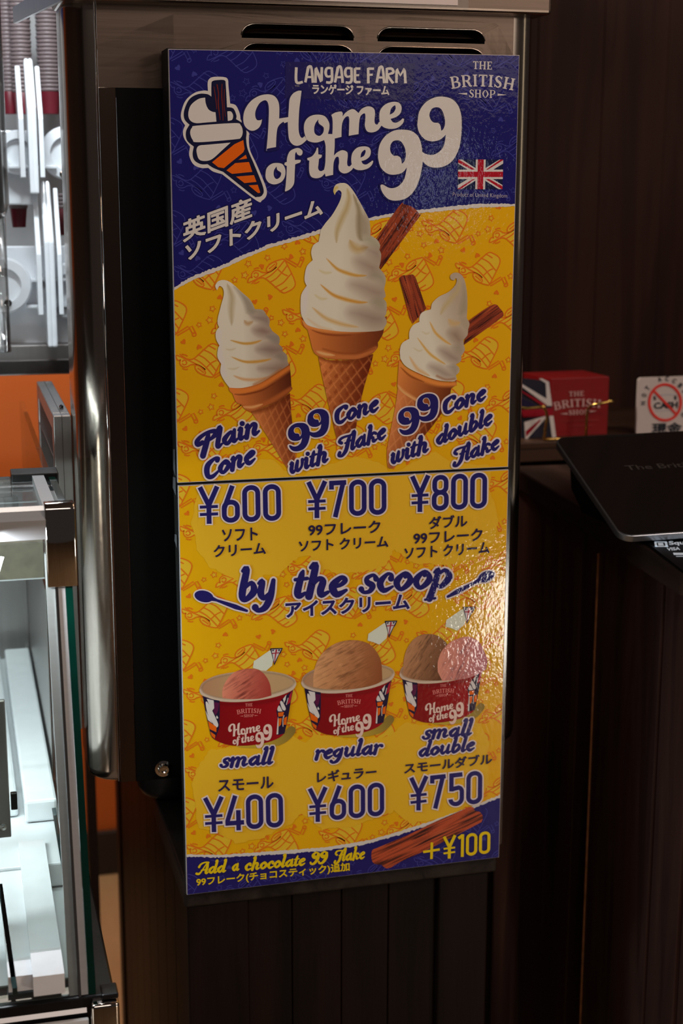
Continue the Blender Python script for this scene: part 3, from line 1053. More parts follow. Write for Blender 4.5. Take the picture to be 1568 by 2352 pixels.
# ---- hand-shaped cone emblem
E1 = (360, 90, 3.4844)
k = Ink(org=E1)
k.shape('405,355 415,322 450,303 530,303 565,320 572,380 585,515! 630,530 660,590 668,640! 735,750 735,765! 742,880 800,1010 870,1180 875,1250 840,1290 790,1288 520,1080! 450,1060 410,1030! 350,1030 290,1000 258,930 265,860! 220,800 208,740 225,690! 195,640 195,580 230,490 300,430 370,412 408,415!', WHT, 9)
k.shape('435,370 442,338 480,328 540,330 550,370 560,545! 610,555 635,610 632,640! 690,680 715,740 712,790! 725,880 780,1010 850,1190 840,1250 800,1262 760,1245 530,1062! 450,1030 405,1000! 350,1000 300,970 285,920 295,860! 240,810 232,740 260,685! 220,640 218,570 260,480 330,440 400,440 435,460!', NVY, 10)
for s in ('250,600 270,530 330,480 385,468! 390,515 410,560 440,580 468,585! 475,660! 380,668 310,672 265,650', '562,578! 592,580 608,610 600,645 566,655!',
          '265,750 280,708 320,692 620,672 670,690 685,740 670,788 620,802 330,825 285,805', '316,900 322,866 345,850 400,845 588,828! 520,890 440,960 380,975 335,960'):
    k.shape(s, WHT, 11)
for s in ('440,985! 620,840! 690,808! 700,880! 690,905! 535,1032! 490,1025!', '652,966! 710,925! 720,955!', '555,1050! 625,992! 735,983! 762,1062! 600,1078!', '632,1100! 775,1088! 795,1142! 700,1152!', '733,1170! 805,1165! 826,1228! 808,1232!'):
    k.shape(s, ORG, 11)
for s in ('480,365,9 492,440,7 490,520,9 505,645,5', '520,360,5 518,460,8 526,560,6 528,650,5', '455,380,4 470,480,6 478,560,4', '540,400,4 536,520,5 548,620,4'):
    k.strokes(s, A(96, 26, 16), 11)
k.build('cone_emblem', upper, 'white, navy and orange hand-shaped cone emblem')

# ---- big title lettering
T6, T7 = (540, 170, 5.2267), (780, 200, 5.2267)
OFF = np.array([1254.4, 156.8])
TITLE = [  # frame, outline, holes
 (0, '370,920! 385,760 395,600 400,420 385,340 350,316 290,350 245,430 236,500 255,550 290,556 318,545! 305,605 270,655 210,682 150,665 105,610 93,530 113,430 180,330 280,265 380,245 460,262 508,320 525,400 523,535! 632,518! 640,400 650,300 690,235 750,203 792,203! 780,300 765,420 757,560 758,680 775,745 800,768 828,745! 855,790! 800,840 740,862 685,845 645,790 632,700 626,575! 570,600 530,640 515,700 508,800 505,895! 440,905', []),
 (0, '820,660 835,570 890,510 980,488 1070,508 1120,580 1125,650 1108,720! 1160,722! 1165,790! 1060,795! 980,822 900,815 848,775', ['995,543! 960,590 943,650 950,710 985,740 1020,738 1052,700 1058,650 1040,625 1005,600 992,570']),
 (0, '1148,492! 1162,540 1165,640 1160,725! 1165,781! 1270,755! 1272,660 1280,590 1305,535 1340,508 1362,530 1362,640 1358,742! 1475,722! 1482,590 1498,510 1535,475 1555,485 1555,560 1550,620 1575,685 1635,702 1705,677 1752,617! 1725,575 1700,607 1675,597 1666,557 1672,467 1655,412 1594,389 1515,417 1475,470! 1425,427 1380,427 1325,460 1283,510! 1285,470 1268,450! 1200,462', []),
 (1, '470,370 480,280 540,210 630,178 705,190 737,245 722,315 670,360 605,382! 628,418 668,428 715,408 748,376! 768,382! 752,435 690,488 600,503 520,482 480,435', ['650,222 610,262 595,332! 640,305 664,262 662,228']),
 (0, '360,1200 375,1130 430,1080 500,1068 565,1085 597,1150 592,1230 550,1295 470,1325 400,1305 365,1255', ['495,1108! 465,1150 457,1200 470,1245 500,1260 535,1235 548,1195 535,1175 505,1155 495,1130']),
 (0, '592,1403! 600,1350 610,1230 615,1105! 585,1090! 590,1065! 615,1055! 620,1000 650,930 710,895 760,890 800,920 800,960 775,980 742,965 730,935! 715,960 712,1032! 750,1030 782,1032! 775,1060 740,1075 715,1085! 710,1180 705,1290 690,1340 650,1385 600,1410!', []),
 (0, '860,1010! 920,985 960,930 975,885! 990,885! 993,965! 1035,970! 1030,1000 1000,1020! 995,1080 990,1130 1005,1160 1030,1165 1060,1150! 1070,1195! 1030,1235 970,1252 910,1235 885,1180 882,1100 885,1042! 862,1032!', []),
 (0, '1058,780! 1078,850 1080,950 1075,1080 1060,1160 1070,1190 1080,1230! 1170,1210! 1172,1120 1180,1050 1205,1000 1235,1000 1242,1060 1235,1110 1245,1160 1290,1192 1345,1185 1395,1150 1420,1110! 1395,1085 1370,1108 1345,1100 1338,1060 1345,980 1335,935 1280,915 1220,940 1180,980! 1188,880 1190,775!', []),
 (1, '133,870 148,790 205,728 290,712 348,728 368,775 355,830 310,870 255,888! 272,920 310,930 350,910 385,882! 398,890! 380,935 330,978 250,998 180,985 145,945', ['290,755 255,790 243,848! 285,825 305,780 302,758']),
 (1, '455,800 475,690 540,590 640,525 750,512 860,530 940,600 975,700 985,790 990,890 975,1000 945,1120 890,1240 800,1330 680,1363 580,1345 510,1270 483,1190 500,1170 530,1180 580,1207 640,1212 710,1180 770,1100 800,965! 740,1030 640,1052 560,1035 490,970 460,880', ['680,640 730,655 775,730 787,820 770,890 740,922! 733,870 715,840 680,825 640,822 605,780 600,710 630,655']),
 (1, '930,400 950,290 1020,190 1120,130 1220,115 1330,140 1410,215 1450,330 1457,460 1450,600 1420,750 1350,880 1250,950 1130,968 1040,940 975,875! 970,765! 1020,800 1090,815 1170,790 1240,710 1268,570! 1200,630 1110,652 1020,630 955,560 928,480', ['1160,243 1210,265 1245,340 1258,430 1240,500 1212,525! 1200,460 1175,432 1120,425 1085,390 1070,330 1100,262']),
]


def title(ink, col, lay, halo=None):
    base = ink.fn
    for fr, out, holes in TITLE:
        o = smooth(parse(out), True, 6); hs = [smooth(parse(h), True, 6) for h in holes]
        if fr: o = o + OFF; hs = [h + OFF for h in hs]
        ink.poly(o, col, lay + 1, hs)
        if halo:
            for l in [o] + hs: ink.line(l, halo[0], halo[1], lay, True)


k = Ink(org=T6)
title(k, WHT, 12, (40, A(22, 17, 60)))
k.build('title_lettering', upper, 'white script title lettering')

k = Ink()
btext(k, HND, 'LANgAgE FARM', 676, 190, 933, 191.5, 36, WHT, 10, wt=1.15, space=22)
jtext(k, 'ランゲージ ファーム', 717, 216, 892, 219, 22, WHT, 10, bold=0, fat=1.8)
jtext(k, 'TM', 676, 199.5, 686, 200, 4, A(120, 105, 110), 10)
k.build('farm_name_lettering', upper)


def shop_logo(k, x0, x1, y, s, col, lay, dy=0):
    """THE / BRITISH / SHOP; x0,x1 ends of the wide word on its own baseline y; s = size unit"""
    w = x1 - x0; sl = dy / w; ym = y + dy / 2
    cx = (x0 + x1) / 2
    f = lambda x, yy: (x, yy + (x - cx) * sl)
    a, c = f(cx - w * .155, ym - .325 * w), f(cx + w * .155, ym - .325 * w)
    btext(k, SER, 'THE', *a, *c, .125 * w, col, lay)
    a, c = f(x0, ym), f(x1, ym)
    btext(k, SER, 'BRITISH', *a, *c, .185 * w, col, lay, arch=.055 * w, wt=1.05)
    a, c = f(cx - w * .215, ym + .125 * w), f(cx + w * .205, ym + .125 * w)
    btext(k, SER, 'SHOP', *a, *c, .125 * w, col, lay)
    for sg in (-1, 1):
        a, c = f(cx + sg * .24 * w, ym + .07 * w), f(cx + sg * .38 * w, ym + .07 * w)
        k.line(np.array([a, c]), np.array([.035 * w, .004 * w]), col, lay, False, False)
        a, c = f(cx + sg * .25 * w, ym + .07 * w), f(cx + sg * .22 * w, ym + .07 * w)


k = Ink()
shop_logo(k, 1034, 1179, 204.5, 1, A(172, 150, 142), 10, 4)
k.build('shop_logo_lettering', upper)


def union_flag(k, q, lay, bl, wh, rd):
    """q: four corners bl, br, tr, tl in frame"""
    q = np.array(q, float)

    def at(u, v): return (q[0] * (1 - u) + q[1] * u) * (1 - v) + (q[3] * (1 - u) + q[2] * u) * v
    def pl(pts, c, l): k.poly(np.array([at(*p) for p in pts]), c, l)
    pl([(0, 0), (1, 0), (1, 1), (0, 1)], bl, lay)
    w = .085
    pl([(0, 0), (w, 0), (1, 1 - w * 1.6), (1, 1), (1 - w, 1), (0, w * 1.6)], wh, lay + 1)
    pl([(1, 0), (1 - w, 0), (0, 1 - w * 1.6), (0, 1), (w, 1), (1, w * 1.6)], wh, lay + 1)
    t = .045
    pl([(0, 0), (t * 1.4, 0), (.5, .5 - t * .6), (.5, .5), (0, t * .4)], rd, lay + 2)
    pl([(1, 1), (1 - t * 1.4, 1), (.5, .5 + t * .6), (.5, .5), (1, 1 - t * .4)], rd, lay + 2)
    pl([(0, 1), (0, 1 - t * 2.2), (.5, .5), (.5, .5 + t), (t * .4, 1)], rd, lay + 2)
    pl([(1, 0), (1, t * 2.2), (.5, .5), (.5, .5 - t), (1 - t * .4, 0)], rd, lay + 2)
    pl([(0, .34), (1, .34), (1, .66), (0, .66)], wh, lay + 3)
    pl([(.39, 0), (.61, 0), (.61, 1), (.39, 1)], wh, lay + 3)
    pl([(0, .41), (1, .41), (1, .59), (0, .59)], rd, lay + 4)
    pl([(.435, 0), (.565, 0), (.565, 1), (.435, 1)], rd, lay + 4)


k = Ink()
union_flag(k, [(1050, 434.5), (1152.5, 434.5), (1154.3, 366.5), (1051, 366.5)], 9, A(18, 20, 46), A(178, 156, 146), A(146, 12, 26))
k.build('union_flag', upper, 'printed Union flag')
k = Ink()
jtext(k, 'Product of United Kingdom', 1038.5, 453.5, 1163.5, 457, 12, A(150, 130, 135), 9, bold=-.004)
k.build('origin_lettering', upper)
k = Ink()
jtext(k, '英国産', 421, 556, 577, 498, 47, WHT, 10, bold=0, fat=3, halo=(3.5, A(16, 12, 48)))
jtext(k, 'ソフトクリーム', 427, 599, 739, 491, 37, WHT, 10, bold=0, fat=3.2, halo=(3.5, A(16, 12, 48)))
k.build('japanese_title_lettering', upper)

# ---- printed ice cream photographs
CW, CSH, CGR, COR, CYL = (192, 168, 146), (150, 122, 98), (118, 88, 74), (176, 112, 40), (178, 146, 108)
BISC, BIL, BID = (178, 92, 38), (196, 116, 62), (92, 34, 8)


def flake(name, out, ang, org, parent, lay=8, lit=1.0):
    photo(name, parent, out, (128 * lit, 48 * lit, 26 * lit), [
        ('f', streak(ang, 320, 13, .50, .85, 1.3), (62, 22, 16)),
        ('f', streak(ang, 240, 8, .60, .80, 6.1), (36, 12, 12)),
        ('f', streak(ang, 300, 12, .60, .95, 3.7), (172, 76, 42))], lay, org, 1.5)


C4 = (680, 400, 4.9); C5 = (880, 600, 4.9); C6 = (460, 640, 4.9)
flake('flake_picture', '1160,352 1215,340 1290,362 1345,402 1384,455 1375,490 945,1078! 925,1000! 900,725!', -56, C4, upper)
flake('flake_picture', '176,190! 215,160 270,158 332,150 365,195! 480,532! 330,702! 295,640!', 73, C5, upper)
flake('flake_picture', '955,668! 1130,545 1250,484 1305,525 1350,600 1285,665 900,942! 940,760!', -36, C5, upper)

C7 = (680, 720, 6.918)


def waffle(sp, w, ang1, ang2):
    def f(x, y):
        o = np.zeros(len(x))
        for a in (ang1, ang2):
            u = x * math.cos(math.radians(a)) + y * math.sin(math.radians(a))
            o = np.maximum(o, 1 - np.abs((u / sp) % 1 - .5) * 2 / w)
        return o
    return f


# middle cone
photo('cone_picture', upper, '345,665! 500,735 800,740 1000,715 1222,640! 1180,820 1080,1150 1000,1500 930,1900 880,2100 830,2230 780,2250 730,2200! 640,1980 560,1640 500,1400 400,950', (156, 74, 30), [
    ('g', (420, 900), (1150, 1000), (186, 98, 46), (84, 24, 6), 1),
    ('f', lambda x, y: waffle(112, .34, -38, 0)(x, y) * .0 + np.maximum(1 - np.abs(((x * .70 + y * .62) / 148) % 1 - .5) * 2 / .26, 1 - np.abs(((x * .80 - y * .48) / 128) % 1 - .5) * 2 / .26) * .55, (200, 116, 62)),
    ('f', lambda x, y: np.clip((np.abs(((x * .70 + y * .62) / 148) % 1) < .3) & (np.abs(((x * .80 - y * .48) / 128) % 1) < .55), 0, 1) * .38, (110, 34, 6)),
    ('s', '360,690 600,762 900,760 1210,660', 60, (96, 36, 8), .6, .8)], 8, C7, 2.0)
photo('cone_picture', upper, '92,110! 300,165 600,205 900,205 1200,160 1435,40! 1425,150 1392,210! 1370,330 1292,460! 1290,540 1222,620! 1100,690 900,730 600,725 420,700 300,640 255,560 240,500! 180,260! 120,200', (172, 88, 40), [
    ('g', (180, 400), (1350, 400), (190, 100, 44), (96, 38, 16), 1),
    ('s', '90,130 300,215 560,262 850,268 1150,232 1400,110', 80, (202, 118, 56), .8, .6),
    ('s', '230,255 400,315 640,345 900,338', 26, (110, 44, 14), .8, .8, 1),
    ('s', '260,580 420,650 600,680 800,690 1000,680 1260,560', 76, (176, 92, 44), .8, .6),
    ('s', '320,600 440,640 600,662', 46, (214, 152, 96), .8, .8, 1),
    ('s', '420,560 700,628 1000,625 1240,560', 24, (120, 50, 16), .5, .9)], 9, C7, 2.2)
photo('soft_serve_picture', upper, '430,235! 414,185 440,122 500,100 570,112 640,190 700,290 760,400 815,510 830,600 832,690! 905,735 940,800 932,850! 952,905 945,980 928,1055! 990,1130 1004,1200 985,1290! 1002,1370 975,1400! 1012,1450 1010,1560 990,1600! 1015,1660 990,1720 940,1760 700,1775 480,1768 240,1735! 130,1700 85,1650! 50,1560 48,1400 65,1330 115,1255! 92,1200 95,1120 120,1030 182,968! 165,880 190,800 250,758! 275,622! 330,545 400,460 470,340 500,265 505,205 475,180 445,205', CW, [
    ('g', (500, 900), (1000, 950), CW, (146, 118, 96), .9),
    ('g', (400, 500), (300, 1000), (172, 150, 126), CW, .35),
    ('s', '425,215 430,170 455,150', 30, (178, 140, 60), .8, .8),
    ('s', '570,165 590,260 565,380 500,520 455,650 450,770', 58, (160, 128, 84), .85, .9, 1),
    ('s', '640,230 700,400 705,560 712,700 740,745', 58, (128, 104, 74), .85, .8, 1),
    ('p', '700,480! 760,440 815,520 830,600 832,690! 740,720! 705,640', (124, 100, 78), .8, 50),
    ('s', '600,745 640,815 700,845 800,820', 80, (160, 116, 60), .7, .9, 1),
    ('p', '720,740! 832,690! 925,760 938,850! 840,800 780,760', (140, 122, 98), .9, 30),
    ('p', '770,820! 930,850 952,905 945,960 880,935 800,870', (116, 86, 72), .85, 60),
    ('p', '680,970 780,960 900,1010 930,1060 860,1120 740,1060', (110, 78, 64), .85, 90),
    ('s', '250,1075 320,1110 400,1105', 26, (176, 148, 96), .6, .9, 1),
    ('s', '340,950 450,1060 560,1110 680,1140 790,1140', 34, (176, 116, 42), .95, .8, 1),
    ('p', '810,1150! 870,1095 940,1105 995,1150 1000,1240! 920,1200', (128, 108, 86), .9, 40),
    ('p', '620,1240 720,1220 880,1260 990,1300! 985,1370 880,1390 740,1320', (112, 80, 66), .85, 90),
    ('s', '270,1240 400,1350 540,1405 700,1440 800,1440', 36, (178, 112, 36), .95, .8, 1),
    ('s', '200,1350 270,1400 350,1400', 26, (178, 148, 96), .6, .9, 1),
    ('p', '830,1440! 900,1390 975,1400! 1012,1450 1005,1530! 900,1500', (128, 108, 84), .85, 40),
    ('p', '600,1560 700,1520 860,1540 1000,1590! 985,1680 850,1700 720,1640', (110, 80, 66), .85, 90),
    ('s', '180,1500 330,1620 520,1690 700,1720', 40, (178, 128, 70), .8, .9, 1),
    ('s', '120,1620 260,1720 420,1750', 30, (186, 140, 96), .5, .9, 1),
    ('s', '120,1050 110,1180 100,1400 80,1560', 50, (190, 166, 156), .7, .9)], 10, C4, 1.9)
# left cone
photo('cone_picture', upper, '560,1485! 720,1440 900,1360 1005,1285! 1020,1500 1050,1800 1065,2000 1085,2100 1065,2160 1010,2165! 960,2110 800,1850 640,1600', (150, 70, 28), [
    ('g', (620, 1600), (1060, 1500), (184, 98, 48), (86, 26, 8), 1),
    ('f', lambda x, y: np.maximum(1 - np.abs(((x * .78 + y * .48) / 82) % 1 - .5) * 2 / .3, 1 - np.abs(((x * .86 - y * .34) / 66) % 1 - .5) * 2 / .3) * .5, (196, 112, 60)),
    ('s', '560,1500 760,1450 1010,1310', 50, (90, 34, 8), .6, .8)], 8, C6, 2.0)
photo('cone_picture', upper, '318,1222! 470,1228 650,1180 820,1080 985,965 1005,975! 1015,1100 1022,1215! 1025,1250 900,1360 700,1442 570,1490 490,1460! 460,1420 400,1385 360,1290! 325,1260', (168, 84, 38), [
    ('g', (380, 1300), (1020, 1150), (190, 98, 44), (74, 26, 10), 1),
    ('s', '330,1245 470,1262 660,1215 830,1115 1000,1000', 62, (196, 100, 36), .85, .6),
    ('s', '380,1300 500,1300 700,1250 850,1160', 18, (96, 36, 10), .8, .8, 1),
    ('s', '400,1420 560,1450 760,1390 1015,1240', 52, (160, 76, 32), .8, .6),
    ('s', '470,1440 580,1445 700,1410', 30, (208, 140, 84), .85, .8, 1)], 9, C6, 2.0)
photo('soft_serve_picture', upper, '185,130! 165,80 200,28 270,15 350,50 450,140 560,240 612,342! 700,352 738,405! 775,455 772,530! 808,590! 880,648 890,700 880,738! 918,775 922,815! 970,860 978,925! 992,968! 820,1080 650,1180 470,1228 325,1225! 262,1140 222,1050 232,960! 190,880 195,790 212,752! 175,680 172,600 208,545! 190,470 230,300 260,185 252,110 215,82 195,110', CW, [
    ('g', (480, 700), (900, 680), CW, (140, 110, 92), .9),
    ('s', '300,60 350,200 345,350 350,520', 58, (158, 130, 96), .85, .9, 1),
    ('p', '380,90! 450,140 560,240 612,342! 590,390 520,380! 490,280 440,180', (118, 98, 80), .95, 26),
    ('p', '540,390! 612,342! 700,352 738,405! 640,400', (126, 104, 86), .9, 24),
    ('p', '560,410! 740,410 775,455 772,530! 680,490 590,450', (112, 84, 72), .9, 30),
    ('s', '490,470 530,505 590,480', 40, (158, 112, 70), .8, .9, 1),
    ('p', '600,570 700,535 800,590! 740,640 640,620', (104, 70, 58), .9, 50),
    ('s', '330,690 480,728 600,720 690,690', 26, (172, 112, 36), .95, .8, 1),
    ('p', '740,650! 820,622 880,648 890,700 880,738! 800,710', (118, 98, 84), .95, 24),
    ('p', '640,790 760,745 910,780 915,810! 820,850 700,830', (104, 74, 64), .9, 50),
    ('s', '350,880 480,930 600,935 720,920 800,900', 28, (174, 112, 38), .95, .8, 1),
    ('p', '840,880! 880,840 950,845 975,900! 930,930', (120, 98, 82), .95, 24),
    ('p', '660,1010 780,985 900,970 980,960! 900,1040 760,1030', (110, 78, 64), .9, 50),
    ('s', '370,1090 480,1130 620,1135 740,1110', 30, (180, 120, 72), .85, .9, 1),
    ('s', '600,1190 780,1100 900,1020', 26, (150, 78, 34), .6, .9),
    ('s', '280,790 340,800 400,780', 18, (170, 142, 104), .6, .9, 1), ('s', '310,1010 380,1015 440,990', 18, (170, 142, 104), .6, .9, 1),
    ('s', '215,600 205,680 215,800 240,960 270,1080', 50, (190, 166, 156), .7, .9)], 10, C6, 1.9)
# right cone
photo('cone_picture', upper, '165,1400! 330,1500 520,1590 700,1640! 560,1840 380,2050 150,2290 90,2330 50,2320! 40,2250 40,2120 80,1900 130,1650', (160, 78, 34), [
    ('g', (130, 1700), (520, 1850), (190, 104, 54), (92, 32, 10), 1),
    ('f', lambda x, y: np.maximum(1 - np.abs(((x * .62 + y * .60) / 84) % 1 - .5) * 2 / .3, 1 - np.abs(((x * .86 - y * .20) / 66) % 1 - .5) * 2 / .3) * .5, (198, 120, 70))], 8, C5, 2.0)
photo('cone_picture', upper, '172,1110! 260,1200 430,1285 600,1340 760,1362 815,1325! 818,1385 760,1430! 740,1540 700,1640 640,1680! 480,1640 300,1540 170,1440 155,1370! 165,1240', (168, 86, 38), [
    ('g', (180, 1300), (760, 1500), (192, 104, 48), (92, 36, 12), 1),
    ('s', '170,1150 270,1240 440,1320 620,1375 800,1380', 62, (202, 112, 46), .9, .6),
    ('s', '190,1190 300,1290 460,1360', 20, (112, 46, 12), .8, .8, 1),
    ('s', '160,1390 220,1470 330,1540 420,1580', 40, (206, 140, 84), .85, .8, 1)], 9, C5, 2.0)
photo('soft_serve_picture', upper, '790,215! 755,200 750,160 790,130 850,135 900,190 930,300 942,450 935,640! 965,700 950,765! 942,830 897,885! 900,935! 912,1000 872,1065! 868,1120 810,1160! 850,1200 848,1245 812,1280! 822,1330! 770,1352 600,1335 400,1262 250,1180 188,1095! 183,1000 210,920 288,872! 290,790 330,720 402,682! 405,620 440,570 532,540! 548,470 620,400 720,350 790,290 822,230 815,190', CW, [
    ('g', (560, 1000), (950, 900), CW, (150, 120, 98), .85),
    ('s', '855,190 840,310 760,420 680,520 640,600', 54, (166, 134, 90), .8, .9, 1),
    ('p', '900,260! 935,400 940,560! 880,600 850,590! 870,480 890,380', (134, 112, 86), .9, 26),
    ('s', '730,650 780,700 860,690', 60, (176, 130, 78), .75, .9, 1),
    ('p', '860,640! 935,640! 965,700 945,770! 900,720', (148, 122, 96), .9, 26),
    ('p', '740,800 830,780 895,885! 850,930 780,880', (112, 80, 62), .9, 60),
    ('s', '520,680 580,800 680,890 760,940', 26, (184, 124, 50), .9, .8, 1),
    ('p', '770,960! 850,940 908,990 880,1055! 810,1020', (132, 108, 88), .9, 30),
    ('p', '630,1000 720,1000 860,1085! 830,1140 720,1100', (108, 78, 64), .9, 60),
    ('s', '380,860 500,1020 600,1100 700,1160', 26, (184, 126, 50), .9, .8, 1),
    ('p', '720,1180! 800,1160 850,1210 812,1275!', (128, 104, 86), .9, 26),
    ('p', '520,1180 620,1180 760,1260 800,1290! 700,1310 600,1260', (108, 78, 64), .9, 60),
    ('s', '290,1070 370,1200 440,1250 520,1290', 36, (186, 132, 80), .8, .9, 1),
    ('s', '330,970 400,1010 440,990', 18, (176, 148, 108), .6, .9, 1), ('s', '430,790 480,815 520,800', 18, (176, 148, 108), .6, .9, 1),
    ('s', '800,1320 700,1330 600,1290', 24, (120, 56, 24), .5, .9)], 10, C5, 1.9)

# ---- upper panel lettering
HB = (3.9, HALO)
k = Ink()
stext(k, 'Plain', 446, 1046.5, 592, 996.5, 29, INKB, 13, HB, asc=.68)
stext(k, 'Cone', 466, 1103, 582, 1062, 29, INKB, 13, HB, asc=.60)
k.build('script_lettering', upper)
k = Ink()
stext(k, 'Cone', 765, 976, 865, 943.5, 26, INKB, 13, HB, asc=.55)
stext(k, 'with', 661, 1090, 750, 1060, 26, INKB, 13, HB, asc=.72)
stext(k, 'Flake', 772, 1045, 882, 1007, 25, INKB, 13, HB, asc=.75)
k.build('script_lettering', upper)
k = Ink()
stext(k, 'Cone', 1013, 953, 1111, 918, 25, INKB, 13, HB, asc=.55)
stext(k, 'with', 893, 1068, 980, 1037, 25, INKB, 13, HB, asc=.72)
stext(k, 'double', 998, 1024, 1126, 974, 24, INKB, 13, HB, asc=.78)
stext(k, 'Flake', 1036, 1068, 1142, 1031, 23, INKB, 13, HB, asc=.75)
k.build('script_lettering', upper)
# double nines reuse the two numerals of the title
for (bx, by, sc) in ((688.5, 988, .44), (940.5, 951.5, .43)):
    k = Ink()
    k.fn = lambda a, bx=bx, by=by, sc=sc: (a - np.array([2010., 895.])) / 5.2267 * np.array([sc * 1.12, sc * .91]) * 1.0 + np.array([bx, by]) + (a[:, :1] - 2010.) / 5.2267 * np.array([[0, -.04 * sc]])
    for fr, out, holes in TITLE[-2:]:
        o = smooth(parse(out), True, 6) + OFF; hs = [smooth(parse(h), True, 6) + OFF for h in holes]
        k.poly(o, INKB, 14, hs)
        for l in [o] + hs: k.line(l, 78 if l is o else 30, HALO, 13, True)
    k.build('double_nine_lettering', upper)

# ---- lower panel lettering
HP = (3.2, HALO)
k = Ink(clip=None)
dtext(k, 'Y600', 455, 1203.5, 648, 1195, 85, INKB, 13, HP)
k.build('price_lettering', lower)
k = Ink()
dtext(k, 'Y700', 703, 1190.5, 889, 1181, 84, INKB, 13, HP)
k.build('price_lettering', lower)
k = Ink()
dtext(k, 'Y800', 940, 1176.5, 1119, 1166.5, 83, INKB, 13, HP)
k.build('price_lettering', lower)
JN = A(32, 20, 50)
for tx, a in (('ソフト', (510, 1242.5, 590.5, 1239, 28)), ('クリーム', (491, 1278.5, 609, 1271, 26)),
              ('99フレーク', (708, 1230, 872, 1222, 27)), ('ソフト クリーム', (686, 1266, 890, 1255, 25)),
              ('ダブル', (984.5, 1214, 1071, 1209, 28)), ('99フレーク', (949, 1249, 1106, 1240, 27)), ('ソフト クリーム', (928, 1283, 1122, 1269, 26))):
    k = Ink(); jtext(k, tx, *a, JN, 13, bold=0, fat=1.5); k.build('japanese_lettering', lower)
k = Ink()
stext(k, 'by', 542, 1380, 630, 1376, 45, INKB, 13, (4, HALO), asc=.80, slant=.16, bold=6)
stext(k, 'the', 668, 1372.5, 790, 1367, 44, INKB, 13, (4, HALO), asc=.80, slant=.16, bold=6)
stext(k, 'scoop', 822, 1363, 1032, 1347, 42, INKB, 13, (4, HALO), asc=.8, slant=.16, bold=3)
k.build('script_lettering', lower, 'large navy script words above the cups')
k = Ink()
jtext(k, 'アイスクリーム', 656, 1417, 938, 1397, 34, INKB, 13, bold=0, fat=3, halo=(4.4, HALO))
k.build('japanese_lettering', lower)
for (c, rx, ry, rot, p0, p1) in (((467.6, 1369), 22, 13.2, .22, (480, 1372), (566, 1402)), ((1115.5, 1323.5), 20, 12, -.42, (1103, 1330), (1027, 1369.5))):
    k = Ink()
    L_ = np.array([p0, np.array(p0) * .8 + np.array(p1) * .2, np.array(p0) * .3 + np.array(p1) * .7, p1])
    k.dot(c, rx + 3, HALO, 12, 28, ry + 3, rot); k.line(L_, np.array([20., 13, 18, 13]), HALO, 12)
    k.dot(c, rx, INKB, 13, 28, ry, rot); k.line(L_, np.array([13., 6, 11, 6]), INKB, 13)
    k.build('spoon_emblem', lower)

# cups of ice cream
CU = (410, 1480, 5.2267)


